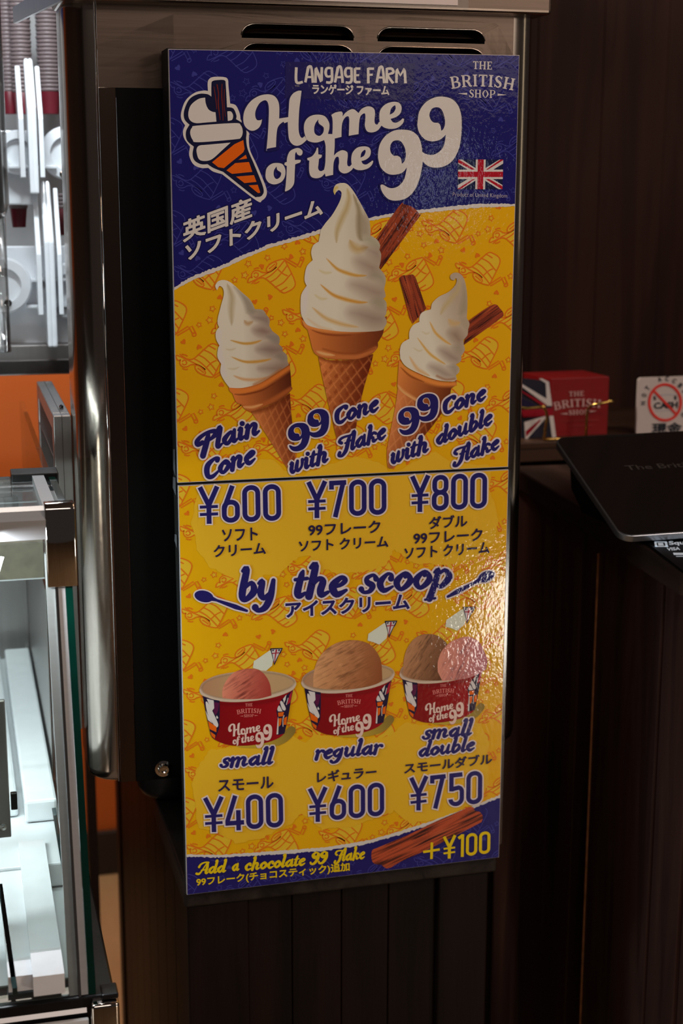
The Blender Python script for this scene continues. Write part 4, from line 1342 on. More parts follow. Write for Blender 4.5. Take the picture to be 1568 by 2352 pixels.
def cup(name, ox, oy, sx, sy, shear, scoops):
    T = lambda s: ' '.join('%.1f,%.1f%s' % (ox + (p[0] - 250) * sx, oy + (p[1] - 530) * sy + (p[0] - 250) * shear, '!' if p[-1] else '') for p in parse(s))
    fn = lambda a: np.stack([(ox + (a[:, 0] - 250) * sx) / CU[2] + CU[0], (oy + (a[:, 1] - 530) * sy + (a[:, 0] - 250) * shear) / CU[2] + CU[1]], 1)
    # cast shadow printed beside the cup
    photo('cup_picture', lower, T('700,1225 1000,1240 1250,1190 1380,1080 1400,1010 1340,980 1250,1050 1000,1150'), (120, 92, 40), [
        ('g', (ox + 700 * sx, oy + 600 * sy), (ox + 1080 * sx, oy + 400 * sy), (180, 136, 36), (118, 86, 34), .7)], 7, CU, 2.6)
    photo('cup_picture', lower, T('250,530 292,450 450,370 700,325 950,308 1200,335 1350,385 1405,440 1400,500 1340,560 1150,630 900,675 650,690 450,672 300,620 256,575'), (168, 134, 112), [
        ('p', T('275,530 320,455 470,390 700,348 950,330 1190,355 1330,400 1385,450 1340,510 1150,580 900,630 650,650 450,630 310,585'), (158, 112, 74), 1, 14),
        ('g', (ox, oy), (ox + 500 * sx, oy + 40), (146, 88, 62), (168, 126, 88), .6),
        ('s', T('275,530 320,455 470,390 700,348 950,330 1190,355 1330,400 1385,450 1340,510 1150,580 900,630 650,650 450,630 310,585 275,530'), 16, (120, 88, 66), .6, .9),
        ('s', T('256,550 300,600 450,655 650,672 900,655 1150,610 1330,545 1398,480'), 34, (178, 146, 126), .9, .7)], 9, CU, 2.2)
    photo('cup_picture', lower, T('288,615! 450,665 650,688 900,672 1150,626 1372,535! 1350,650 1310,880 1268,1065! 1200,1120 1060,1175 870,1208 700,1213 560,1195 430,1140 385,1088! 330,850'), (118, 4, 12), [
        ('g', (ox, oy + 300), (ox + 300 * sx, oy + 300), (96, 2, 8), (112, 3, 11), 1),
        ('g', (ox + 300 * sx, oy + 300), (ox + 1000 * sx, oy + 300), (112, 3, 11), (132, 6, 16), 1),
        ('g', (ox + 1000 * sx, oy + 300), (ox + 1120 * sx, oy + 300), (150, 12, 22), (96, 6, 20), .0),
        ('s', T('290,650 450,702 650,718 900,705 1150,665 1360,580'), 36, (90, 4, 10), .55, .9)], 8, CU, 3)
    k = Ink(fn=fn)
    NV = A(26, 14, 38); WH = A(184, 160, 150)
    k.shape('288,615! 400,655! 490,672! 492,800 486,1000! 432,1140! 385,1088! 335,870!', NV, 9.5)
    for s in ('335,648! 418,668! 425,760! 395,800!', '322,700 345,692 400,790 465,930 472,975 450,992 420,960 350,840', '320,790! 405,945! 350,905!', '455,850 470,870 470,885 450,880'): k.shape(s, WH, 10.5)
    for s in ('350,915! 452,985! 450,1050! 370,1012!', '378,1040! 440,1085! 432,1130! 392,1090!'): k.shape(s, ORG, 10.5)
    k.shape('425,690! 486,700! 470,800! 440,850! 415,800!', A(74, 14, 46), 10)
    k.build('cup_artwork', lower)
    k = Ink(fn=fn)
    k.shape('1235,655! 1372,540! 1350,650 1310,880 1268,1065! 1190,1085! 1172,1080! 1185,900 1170,790!', NV, 9.5)
    for s in ('1250,650! 1290,598! 1280,660! 1262,700!', '1215,690 1240,680 1282,760 1270,790 1240,770', '1182,770 1205,730 1245,800! 1190,800!', '1172,1075! 1190,870 1196,960 1192,1075!'): k.shape(s, WH, 10.5)
    for s in ('1190,815! 1262,806! 1250,858! 1195,862!', '1196,885! 1236,880! 1225,960! 1200,985!', '1262,880! 1300,860! 1290,960! 1256,960!'): k.shape(s, ORG, 10.5)
    k.shape('1330,600! 1362,548! 1340,690! 1300,720!', A(150, 20, 36), 10.5)
    k.strokes('1262,850,10 1248,900,8 1250,980,8; 1310,640,8 1290,720,8', WH, 11)
    k.build('cup_artwork', lower)
    for s in scoops: scoop(*s)
    k = Ink(fn=fn)
    CR_, CR2 = A(196, 140, 128), A(190, 96, 86)
    shop_logo(k, 698, 985, 838, 1, CR2, 10, -10)
    base = fn
    tf = lambda a: base(np.stack([592 + (a[:, 0] - 93) * .2015, 1010 + (a[:, 1] - 520) * .232], 1))
    k2 = Ink(fn=tf)
    title(k2, A(206, 150, 134), 10)
    k.v += k2.v; off = len(k.v) - len(k2.v)
    k.f += [tuple(i + off for i in f) for f in k2.f]; k.c += k2.c
    k.build('cup_lettering', lower)


def scoop(out, base, light, dark, p_l, p_r, ang, lay=9.3):
    photo('scoop_picture', lower, out, base, [
        ('g', p_l, p_r, light, dark, .9),
        ('f', lambda x, y: streak(ang, 120, 14, .52, .80, 2.2)(x, y) * np.clip(1 - np.abs((x - p_l[0]) / (p_r[0] - p_l[0]) - .38) * 2.0, 0, 1) * .62, tuple(c * .55 for c in dark)),
        ('f', lambda x, y: streak(ang, 120, 18, .62, .80, 7.7)(x, y) * np.clip(1 - np.abs((x - p_l[0]) / (p_r[0] - p_l[0]) - .35) * 1.8, 0, 1) * .45, light)], lay, CU, 2.0)


cup('cup_picture', 250, 530, 1, 1, 0, [
    ('525,640! 522,560 545,480 600,390 680,325 780,295 890,288 980,315 1050,385 1095,480 1112,610! 950,650 720,655 600,650', (168, 76, 62), (196, 112, 84), (140, 42, 34), (540, 420), (1100, 560), -32)])
OX2, OY2 = (670 - 410) * 5.2267, (1420 - 1480) * 5.2267
sh2 = lambda s: ' '.join('%.1f,%.1f%s' % (p[0] + OX2, p[1] + OY2, '!' if p[-1] else '') for p in parse(s))
cup('cup_picture', 112 + OX2, 755 + OY2, .965, .965, -.025, [
    (sh2('255,820! 258,680 290,540 370,410 500,310 650,265 800,265 930,310 1020,410 1070,530 1082,745! 1000,790 850,830 650,852 400,845'), (160, 94, 56), (190, 126, 82), (118, 56, 28), (300 + OX2, 500 + OY2), (1080 + OX2, 720 + OY2), -28)])
OX3, OY3 = (900 - 410) * 5.2267, (1380 - 1480) * 5.2267
sh3 = lambda s: ' '.join('%.1f,%.1f%s' % (p[0] + OX3, p[1] + OY3, '!' if p[-1] else '') for p in parse(s))
cup('cup_picture', 88 + OX3, 862 + OY3, .885, .905, -.04, [
    (sh3('138,880! 135,740 165,600 235,480 330,412 450,395 560,425 650,500! 700,700 690,940! 540,955 350,948 200,920'), (140, 84, 54), (172, 112, 74), (84, 46, 28), (170 + OX3, 560 + OY3), (640 + OX3, 760 + OY3), -55, 9.3),
    (sh3('545,850! 548,720 600,590 700,490 820,440 930,430 1040,490 1100,600 1140,720 1125,820! 1000,890 850,935 600,958!'), (166, 86, 78), (196, 118, 92), (150, 78, 84), (570 + OX3, 600 + OY3), (1120 + OX3, 720 + OY3), -62, 9.6)])

# white picks with a flag pennant standing in the cups (figures left off)
for (fx, fy) in ((410, 1480), (670 + 3, 1420 - 3), (900 - 48, 1380 + 5)):
    k = Ink(org=(fx, fy, 5.2267))
    k.shape('890,280! 900,200! 1090,70! 1150,85! 1120,250! 1030,330! 960,300!', A(186, 170, 148), 8.4)
    k.shape('1095,45! 1248,40! 1225,95! 1200,130! 1148,248!', NVY, 8.8)
    k.shape('1112,58! 1230,52! 1145,222!', A(176, 152, 146), 9)
    k.strokes('1172,58,20! 1146,215,8!; 1120,105,12! 1205,98,12!', A(140, 24, 36), 9.1, caps=False)
    k.shape('1118,62! 1150,60! 1128,84!', NVY, 9.1); k.shape('1190,58! 1222,56! 1200,84!', NVY, 9.1)
    k.build('pick_artwork', lower)

for words in ((('small', 503, 1762, 622, 1753.5, 21, 1.0),), (('regular', 719, 1744, 872, 1729.5, 21, .9),), (('small', 967, 1697.5, 1078, 1687, 20, 1.0), ('double', 957, 1738, 1085, 1722.5, 20, 1.0))):
    k = Ink()
    for (w_, a, b_, c, d, h, asc) in words:
        stext(k, w_, a, b_, c, d, h, INKB, 13, (3, HALO), asc=asc, slant=.2, bold=6)
    k.build('script_lettering', lower)
for tx, a in (('スモール', (501, 1816.5, 627, 1808, 26)), ('レギュラー', (728, 1796.5, 863, 1783, 25)), ('スモールダブル', (928, 1776, 1128, 1753, 24))):
    k = Ink(); jtext(k, tx, *a, JN, 13, bold=0, fat=1.5); k.build('japanese_lettering', lower)
for tx, a in (('Y400', (467, 1911.5, 653, 1898, 80)), ('Y600', (706, 1888.5, 884, 1872, 78)), ('Y750', (938, 1862.5, 1108, 1844, 77))):
    k = Ink(); dtext(k, tx, *a, INKB, 13, HP); k.build('price_lettering', lower)
YI = A(214, 150, 8)
k = Ink()
for (w_, a, b_, c, d) in (('Add', 449, 2008, 515, 2001.5), ('a', 530, 2000, 546, 1998), ('chocolate', 559, 1998.5, 697, 1986), ('99', 710, 1983.5, 748, 1980), ('Flake', 764, 1979, 834, 1971)):
    stext(k, w_, a, b_, c, d, 16.5, YI, 13, None, asc=.9, slant=.22, bold=5)
k.build('script_lettering', lower, 'yellow script line on the purple foot')
k = Ink()
jtext(k, '99フレーク(チョコスティック)追加', 451, 2037, 801.5, 2001, 22, YI, 13, bold=0, fat=1.3)
k.build('japanese_lettering', lower)
flake('flake_picture', '290,1225 350,1195 600,1090 850,970 1080,870 1160,832! 1200,838 1210,866! 1262,882 1285,925 1272,970! 1100,1060 800,1210 560,1320 458,1378! 415,1385 370,1352! 310,1345 284,1300', -25, (780, 1640, 3.92), lower, 9, 1.22)
k = Ink()
dtext(k, 'Y100', 1014.5, 1972.5, 1126, 1958, 52, YI, 14)
k.line(np.array([(970.5, 1955.5), (1008.5, 1949.5)]), 5.5, YI, 14, caps=False)
k.line(np.array([(990.5, 1933.5), (989.5, 1971.5)]), 6, YI, 14, caps=False)
k.build('price_lettering', lower)
# ------------------------------------------------------------------ soft serve machine
mach = empty('soft_serve_machine', (.15, .1, .807), 'stainless steel soft serve machine standing on the dark wooden table, menu board on its front', 'ice cream machine')
XL, XR, YF, ZB, ZT = -.0955, .402, .0500, .9135, 1.7275
R_ = .030


def shell_profile(r, inset=0):
    pts = [(XL + inset, .135)]
    for k in range(9):
        a = math.pi + k * math.pi / 16
        pts.append((XL + R_ + (R_ - inset) * math.cos(a), YF + R_ + (R_ - inset) * math.sin(a)))
    for k in range(9):
        a = 1.5 * math.pi + k * math.pi / 16
        pts.append((XR - R_ + (R_ - inset) * math.cos(a), YF + R_ + (R_ - inset) * math.sin(a)))
    pts.append((XR - inset, .135))
    return pts


# left and right corner columns (swept, with rounded bottoms) and the pressed front
def column(pts, name, lab=None):
    b = bmesh.new()
    zs = [(ZB + .0002, .011), (ZB + .003, .005), (ZB + .008, .0015), (ZB + .016, 0), (ZT, 0)]
    rows = []
    cx = sum(p[0] for p in pts) / len(pts)
    for z, ins in zs:
        rows.append([b.verts.new((p[0] + (ins if p[0] < .15 else -ins) * (1 if abs(p[0] - (XL if p[0] < .15 else XR)) < .034 and p[1] > YF + .0001 else .25), p[1] + ins * (1 if p[1] < YF + .02 else 0), z)) for p in pts])
    for a, c in zip(rows, rows[1:]):
        for i in range(len(pts) - 1): b.faces.new((a[i], a[i + 1], c[i + 1], c[i]))
    n = len(pts)
    b.faces.new(rows[-1]); b.faces.new(rows[0][::-1])
    bmesh.ops.recalc_face_normals(b, faces=b.faces[:])
    o = obj(name, b, M['steel_v'], mach, True, 40)
    return o


pr = shell_profile(0)
column(pr[:10], 'corner_column')
column(pr[10:], 'corner_column')
# hairline bead beside the left column
obj('seam_bead', cyl(bmesh.new(), (XL + R_ + .0012, YF + .0002, ZB + .004), (XL + R_ + .0012, YF + .0002, ZT), .0011, n=10), M['chrome'], mach, True)
# front sheet with four louvre openings
louv = [(.0815, .198), (.2235, .340)]
rows_z = [(1.6985, 1.7125), (1.6785, 1.6935), (1.6585, 1.6735)]


def stadium(x0, x1, z0, z1, n=6):
    r = (z1 - z0) * .8
    pts = [(x0, z0), (x1, z0)]
    for k in range(n + 1):
        a = k / n * math.pi / 2
        pts.append((x1 - r * 1.3 + r * 1.3 * math.cos(a), z1 - r + r * math.sin(a)))
    for k in range(n + 1):
        a = math.pi / 2 + k / n * math.pi / 2
        pts.append((x0 + r * 1.3 + r * 1.3 * math.cos(a), z1 - r + r * math.sin(a)))
    return pts


holes = [stadium(a, c, z0, z1) for (a, c) in louv for (z0, z1) in rows_z]
xa, xb = XL + R_ + .0026, XR - R_
zs = 1.6480
outer = [(xa, zs), (xb, zs), (xb, ZT), (xa, ZT)]
b = bmesh.new()
loops = [outer] + holes
allp = [p for l in loops for p in l]
vs = [b.verts.new((p[0], YF, p[1])) for p in allp]
for f in tessellate_polygon([[Vector((p[0], p[1], 0)) for p in l] for l in loops]):
    try: b.faces.new([vs[i] for i in f])
    except ValueError: pass
bmesh.ops.recalc_face_normals(b, faces=b.faces[:])
for f in b.faces:
    if f.normal.y > 0: f.normal_flip()
obj('front_sheet', b, M['steel'], mach)
for (a, c) in louv:
    for (z0, z1) in rows_z:
        h = stadium(a, c, z0, z1)
        b = bmesh.new()
        top = h[2:]
        # pressed-in hood running back and down from the upper rim, leaving a slot below
        rim = [b.verts.new((x, YF, z)) for x, z in top]
        r2 = [b.verts.new((x * .97 + (a + c) / 2 * .03, YF + .006, z - .0022)) for x, z in top]
        r3 = [b.verts.new((x * .96 + (a + c) / 2 * .04, YF + .010, max(z0 + .0055, z - .0075))) for x, z in top]
        for p, q in ((rim, r2), (r2, r3)):
            for i in range(len(top) - 1): b.faces.new((p[i], p[i + 1], q[i + 1], q[i]))
        b.faces.new(r3)
        bmesh.ops.recalc_face_normals(b, faces=b.faces[:])
        obj('louvre', b, M['steel'], mach, True, 50)
        # raised bead round the slot
        obj('louvre_rim', tube([(x, YF - .0002, z) for x, z in top], .0009, 6), M['steel_v'], mach, True)
b = B((xa + .01, YF + .03, 1.64), (xb - .01, YF + .032, ZT - .002))
obj('louvre_backing', b, M['black_matte'], mach)
# steel border and black front plate below
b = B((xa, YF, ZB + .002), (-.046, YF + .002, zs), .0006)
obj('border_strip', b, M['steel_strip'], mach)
b = B((.362, YF, ZB + .002), (xb, YF + .002, zs), .0006)
obj('border_strip', b, M['steel'], mach)
b = B((-.0455, YF + .001, ZB + .001), (.3615, YF + .004, zs), .0006)
obj('black_front_plate', b, M['black_plate'], mach)
# hexagon socket bolt with washer near the lower edge
t = hit(375, 1765, 1, YF)
b = lathe([(0, 0), (.0092, 0), (.0092, .0015), (.0062, .0018), (.0060, .0052), (.0052, .0062), (.0032, .0063), (.0030, .003), (0, .0028)], 24, None,
          Matrix.Translation((t[0], YF + .0005, t[2])) @ Matrix.Rotation(math.pi / 2, 4, 'X'))
obj('bolt', b, M['chrome'], mach, True, 35)
# cabinet behind the front, top cover, feet
obj('cabinet', B((-.020, .115, ZB + .002), (.392, .66, ZT - .004), .006), M['grey_steel'], mach, False)
b = B((XL - .004, .028, ZT), (.406, .137, 1.96), .004, 3)
for v in b.verts:
    if v.co.y > .5 and v.co.x < 0: v.co.x -= .004
obj('top_cover', b, M['steel'], mach, False)
obj('rear_cover', B((-.022, .138, ZT), (.400, .66, 1.96), .004), M['steel'], mach)
obj('cover_side_lip', prism([(XL - .003, .030, ZT - .001), (XL - .0375, .255, ZT - .001), (XL - .0375, .255, ZT + .016), (XL - .003, .030, ZT + .018)], (.003, .004, 0)), M['grey_steel'], mach)
for (x, y) in ((.019, .268), (.33, .268), (.019, .58), (.33, .58)):
    b = lathe([(0, .807), (.024, .807), (.034, .812), (.040, .822), (.041, .840), (.041, ZB + .003), (0, ZB + .003)], 32, None, Matrix.Translation((x, y, 0)))
    obj('foot', b, M['rubber'], mach, True, 50)
# filter grille on the left flank
gx0, gx1, gy0, gy1, gz0, gz1 = -.1155, -.0965, .120, .42, .955, 1.3115
gr = empty('filter_grille', (gx1, .27, 1.1))
gr.parent = mach
gr.location = (gx1 - .15, .17, 1.1 - .807)


def gadd(name, b, m_, **k):
    me = bpy.data.meshes.new(name); b.to_mesh(me); b.free()
    o = bpy.data.objects.new(name, me); COL.objects.link(o); me.materials.append(m_)
    o.parent = gr; me.transform(Matrix.Translation((-gx1, -.27, -1.1)))
    return o


gadd('grille_frame', B((gx0, gy0, gz0), (gx1, gy0 + .022, gz1), .0012), M['grey_steel'])
gadd('grille_frame', B((gx0, gy1 - .02, gz0), (gx1, gy1, gz1), .0012), M['grey_steel'])
gadd('grille_frame', B((gx0, gy0 + .022, gz1 - .018), (gx1, gy1 - .02, gz1), .0012), M['grey_steel'])
gadd('grille_frame', B((gx0, gy0 + .022, gz0), (gx1, gy1 - .02, gz0 + .018), .0012), M['grey_steel'])
gadd('grille_back', B((gx0 + .0012, gy0 + .02, gz0 + .01), (gx1 - .002, gy1 - .018, gz1 - .012)), M['black_matte'])
for i in range(1, 10):
    z = gz0 + .018 + i * (gz1 - gz0 - .036) / 10
    gadd('grille_rail', B((gx0 + .0006, gy0 + .02, z - .0009), (gx0 + .0011, gy1 - .018, z + .0009)), M['grey_steel'])
for i in range(1, 16):
    y = gy0 + .022 + i * (gy1 - gy0 - .042) / 16
    gadd('grille_bar', B((gx0 + .0008, y - .0012, gz0 + .016), (gx0 + .0010, y + .0012, gz1 - .016)), M['grey_steel'])
gadd('seam_strip', B((-.1065, gy0 - .0005, gz0 + .004), (-.1060, gy1, gz1 + .0006)), M['steel_dark'])
gadd('pin', lathe([(0, 0), (.0022, 0), (.0022, .004), (0, .0052)], 12, None, Matrix.Translation((-.103, .17, gz1))), M['chrome'])

# notice taped over the top of the machine: only its lower margin is in view
nt_ = empty('notice', (.16, .026, 1.80), 'laminated notice with white margin and purple field, above the louvres at the picture top', 'notice')
x0n, x1n = hit(424, 12, 1, .026)[0], hit(1051, 24, 1, .026)[0]
obj('sheet', B((x0n, .0262, 1.7335), (x1n, .0272, 1.93)), M['white_card'], nt_)
obj('purple_field', B((x0n + .006, .0258, 1.7425), (x1n - .004, .0262, 1.925)), M['notice_purple'], nt_)
obj('laminate', B((x0n - .008, .0272, 1.7295), (x1n + .012, .0276, 1.94)), M['sleeve'], nt_)

# ------------------------------------------------------------------ table
tab = empty('side_table', (.18, .42, 0), 'dark-stained wooden table under the soft serve machine', 'table')
TX0, TX1, TY0, TY1 = -.001, .3625, .0130, .815
obj('table_top', B((TX0, TY0, .7765), (TX1, TY1, .807), .003, 3), M['wood_side'], tab)
for (xa_, xb_) in ((.0025, .0035 + .0675), (.294, .3545)):
    for (ya_, yb_) in ((.0175, .055), (TY1 - .06, TY1 - .012)):
        obj('leg', B((xa_, ya_, 0), (xb_, yb_, .7765), .002), M['wood_table'], tab)
for (xa_, xb_) in ((.0715, .1218), (.1226, .1796), (.1808, .2360), (.2368, .2935)):
    obj('plank', B((xa_, .024 if xa_ < .18 else .0265, .02), (xb_, .042, .7765), .0012), M['wood_table'], tab)
k_ = 0
for i in range(8):
    y0_ = .0565 + i * .0870
    obj('plank', B((.006, y0_, .02), (.022, min(y0_ + .0860, TY1 - .061), .7765), .001), M['wood_table'], tab)
obj('back_panel', B((.07, TY1 - .03, .02), (.294, TY1 - .015, .7765)), M['wood_table'], tab)

# ------------------------------------------------------------------ glass display case
case = empty('display_case', (-.45, -.05, 0), 'chrome and glass refrigerated display case with white interior beside the machine', 'display case')
GX = -.1245
fy = lambda z: -.2000 - (1.2059 - z) * .289          # sloping front glass
zf0, zf1 = .866, 1.262
# side pane with a green edge
side = [(fy(zf0), zf0), (fy(1.2775), 1.2775), (-.0065, 1.262), (.60, 1.262), (.60, zf0)]
obj('side_glass', prism([(GX - .0058, y, z) for y, z in side], (.0058, 0, 0)), M['glass'], case)
ed = [(fy(zf0) - .0007, zf0), (fy(1.23) - .0007, 1.23), (fy(1.23) + .0012, 1.23), (fy(zf0) + .0012, zf0)]
obj('glass_edge', prism([(GX - .0060, y, z) for y, z in ed], (.0062, 0, 0)), M['glass_edge'], case)
a_, c_ = hit(150, 1162, 0, GX), hit(115, 1104, 0, GX)
ed = [(-.185, 1.2735), (-.012, 1.2675), (-.012, 1.2705), (-.185, 1.2765)]
obj('glass_edge', prism([(GX - .0062, y, z) for y, z in ed], (.0066, 0, 0)), M['glass_edge'], case)
# front pane
obj('front_glass', prism([(-.9, fy(zf0) + .001, zf0), (-.9, fy(1.245) + .001, 1.245), (-.9, fy(1.245) + .006, 1.245), (-.9, fy(zf0) + .006, zf0)], (.9 + GX - .0075, 0, 0)), M['glass'], case)
# top pane
obj('top_glass', prism([(-.9, -.185, 1.2715), (-.9, -.006, 1.2665), (-.9, -.006, 1.2700), (-.9, -.185, 1.2750)], (.9 + GX - .018, 0, 0)), M['glass'], case)
# aluminium channels: corner post along the sloping edge, top side channel
for (o1, o2, d, mm) in ((-.0225, -.0150, .0035, 'alu'), (-.0148, -.0125, -.0010, 'chrome'), (-.0123, -.0063, .0022, 'alu')):
    q = [(fy(zf0) - .002 + d, zf0), (fy(1.235) - .002 + d, 1.235), (fy(1.235) + .008, 1.235), (fy(zf0) + .008, zf0)]
    obj('corner_channel', prism([(GX + o1, y, z) for y, z in q], (o2 - o1, 0, 0)), M[mm], case)
q = [(-.185, 1.2700), (-.012, 1.2645), (-.012, 1.2725), (-.185, 1.2780)]
obj('top_channel', prism([(GX - .022, y, z) for y, z in q], (.0115, 0, 0)), M['alu'], case)
# front rail: bevelled upper face and flat front
b = prism([(-.9, -.203, 1.2515), (-.9, -.2045, 1.2690), (-.9, -.199, 1.2765), (-.9, -.188, 1.2785), (-.9, -.184, 1.2515)], (.9 + GX - .021, 0, 0))
obj('front_rail', b, M['alu'], case)
# chrome corner clamps
cx0, cx1 = GX - .0215, GX + .0045
b = bmesh.new()
prof = [(fy(1.2075) - .004, 1.2075), (fy(1.2075) + .012, 1.2075), (-.186, 1.2820), (-.2010, 1.2830), (-.2045, 1.2780)]
prism([(cx0, y, z) for y, z in prof], (cx1 - cx0, 0, 0), b)
bmesh.ops.bevel(b, geom=b.edges[:], offset=.0012, segments=3, profile=.5, affect='EDGES')
obj('corner_clamp', b, M['chrome'], case, True, 30)
r0, r1 = hit(32, 1085, 1, 0), hit(136, 1112, 1, 0)
b = B((GX - .042, -.012, 1.2560), (GX + .004, .020, 1.2745), .0012, 3)
obj('rear_clamp', b, M['black_plastic'], case)
obj('clamp_trim', B((GX - .040, -.0135, 1.2610), (GX + .003, -.012, 1.2628)), M['chrome'], case)
obj('rear_rail', B((-.9, -.004, 1.2500), (GX - .042, .016, 1.2675), .001), M['steel_dark'], case)
obj('rear_rail_trim', B((-.9, -.006, 1.2440), (GX - .018, -.004, 1.2456)), M['alu'], case)
# base: black glossy top strip, white front, chrome corner
zb1 = .8700
obj('base', B((-.9, -.303, 0), (-.1215, .62, .835), .002), M['white_metal'], case)
obj('base_top', B((-.9, -.3010, .8355), (-.108, .62, .8655), .002), M['black_plastic'], case)
obj('front_sill', prism([(-.9, -.3035, .852), (-.9, -.2900, .8705), (-.9, -.276, .8705), (-.9, -.276, .852)], (.9 - .1330, 0, 0)), M['tablet_screen'], case)
obj('base_front', B((-.9, -.3080, .35), (-.1320, -.3035, .8480), .001), M['white_metal'], case)
b = B((-.1300, -.3120, .40), (-.1055, -.2900, .8620), .003, 3)
obj('base_corner', b, M['chrome'], case, True, 35)
obj('corner_cap', B((-.1200, -.3060, .8625), (-.1055, -.2860, .8680), .0015), M['black_plastic'], case)
# white interior: liner floor, pans and ledges running back
zl = .8720
yb_ = float(hit(60, 1483, 2, .905)[1])
obj('liner_floor', B((-.9, -.276, .866), (GX - .0068, .60, zl)), M['white_metal'], case)


def longbar(name, p_near, p_far, z, w, h, mt):
    a, c = hit(*p_near, 2, z), hit(*p_far, 2, z)
    d = Vector((c[0] - a[0], c[1] - a[1], 0)); n = Vector((d.y, -d.x, 0)).normalized() * w / 2
    pts = [Vector((a[0], a[1], z - h)) - n, Vector((a[0], a[1], z - h)) + n, Vector((c[0], c[1], z - h)) + n, Vector((c[0], c[1], z - h)) - n]
    return obj(name, prism(pts, (0, 0, h)), mt, case)


longbar('shelf_glass_edge', (163, 2090), (54, 1441), .915, .0042, .006, M['teal_edge'])
longbar('shelf_glass_edge', (34, 2270), (0, 2030), .900, .0042, .006, M['teal_edge'])
longbar('ledge', (112, 2240), (72, 1930), .905, .026, .018, M['white_plastic'])
longbar('ledge', (60, 2240), (34, 2000), .900, .030, .014, M['white_plastic'])
b = B((-.9, .585, zl), (GX - .007, .600, float(hit(50, 1128, 1, .59)[2])), .001)
obj('liner_back', b, M['grey_steel'], case)
obj('deck', B((-.9, -.10, .874), (GX - .0068, .583, .8995), .002), M['white_metal'], case)
obj('pan_lid', B((-.168, .00, .9005), (GX - .010, .545, .9250), .003), M['white_plastic'], case)
obj('pan_lid', B((-.32, .02, .9005), (-.174, .545, .9180), .003), M['white_metal'], case)
obj('side_liner', B((GX - .0072, .12, .8997), (GX - .0062, .584, 1.12)), M['grey_steel'], case)
pa, pb_ = hit(0, 1250, 1, .10), hit(116, 1326, 1, .10)
obj('beige_reflection', B((-.9, .10, pb_[2]), (GX - .008, .104, pa[2] + .004), .0005), M['beige_reflection'], case)  # added sheet, stands in for a beige reflection in the glass
obj('reflection_edge', B((-.9, .0985, pb_[2] - .0008), (GX - .008, .1045, pb_[2] + .0006)), M['alu'], case)  # light lower border of that reflection, built as a strip
pa = hit(26, 1920, 1, -.20)
obj('hinge_plate', B((-.5, -.203, pa[2]), (pa[0], -.197, pa[2] + .13), .001), M['grey_steel'], case)
t = hit(7, 1898, 1, -.203)
obj('screw', lathe([(0, 0), (.0035, 0), (.0033, .0016), (.0012, .0019), (0, .0012)], 16, None, Matrix.Translation((t[0], -.203, t[2])) @ Matrix.Rotation(math.pi / 2, 4, 'X')), M['chrome'], case, True, 35)
t = hit(32, 1838, 1, -.19)
obj('latch_slot', B((t[0] - .003, -.194, t[2] - .008), (t[0] + .003, -.188, t[2] + .008), .0008), M['black_plastic'], case)

# ------------------------------------------------------------------ shelf with the cup dispensers, left of the machine
YS = .50
sh_ = empty('steel_shelf', (-.4, .6, 1.33), 'grey steel shelf above the orange wall, left of the machine', 'shelf')
z1s, z0s = hit(60, 792, 1, YS)[2], hit(60, 862, 1, YS)[2]
obj('shelf_board', B((-.9, YS, z0s), (-.028, .80, z1s), .002), M['grey_steel'], sh_)
obj('shelf_edge', B((-.9, YS - .004, z0s + .002), (-.028, YS - .0005, z0s + .020), .001), M['steel_dark'], sh_)
obj('bracket', B((-.045, .78, 0), (-.030, .80, z0s)), M['steel_dark'], sh_)
obj('bracket', B((-.88, .78, 0), (-.865, .80, z0s)), M['steel_dark'], sh_)


bp_ = empty('back_board', (-.4, .82, 0), 'pale grey upright board behind the cup stacks at upper left', 'panel')
obj('board', B((-.9, .81, z0s), (-.022, .825, 2.2), .001), M['white_plastic_dim'], bp_)
obj('board_leg', B((-.88, .81, 0), (-.86, .825, z0s)), M['steel_dark'], bp_)
obj('blue_panel', B((-.9, .804, 1.80), (-.022, .809, 2.2)), M['navy_wall'], bp_)


def fin(parent, pt, pb2, w, yt, yb, z_low, name='fin', rnd=False):
    a, c = hit(*pt, 1, yt), hit(*pb2, 1, yb)
    x = (a[0] + c[0]) / 2
    b = bmesh.new()
    prism([(x - w / 2, yt, a[2]), (x - w / 2, yb, c[2]), (x - w / 2, yb, z_low), (x - w / 2, yt, z_low)], (w, 0, 0), b)
    bmesh.ops.bevel(b, geom=b.edges[:], offset=.002 if rnd else .0008, segments=2, profile=.5, affect='EDGES')
    o = obj(name, b, M['white_plastic'], parent)
    return o


def dispenser(lab, pts, zl_, base_z, extra):
    d = empty('cup_dispenser', (float(hit(*pts[1][0], 1, YS)[0]), YS + .02, base_z), lab, 'cup dispenser')
    for (pt, pb2, w, rnd, zc) in pts:
        fin(d, pt, pb2, w, .505, .468, zc, 'fin', rnd)
    return d


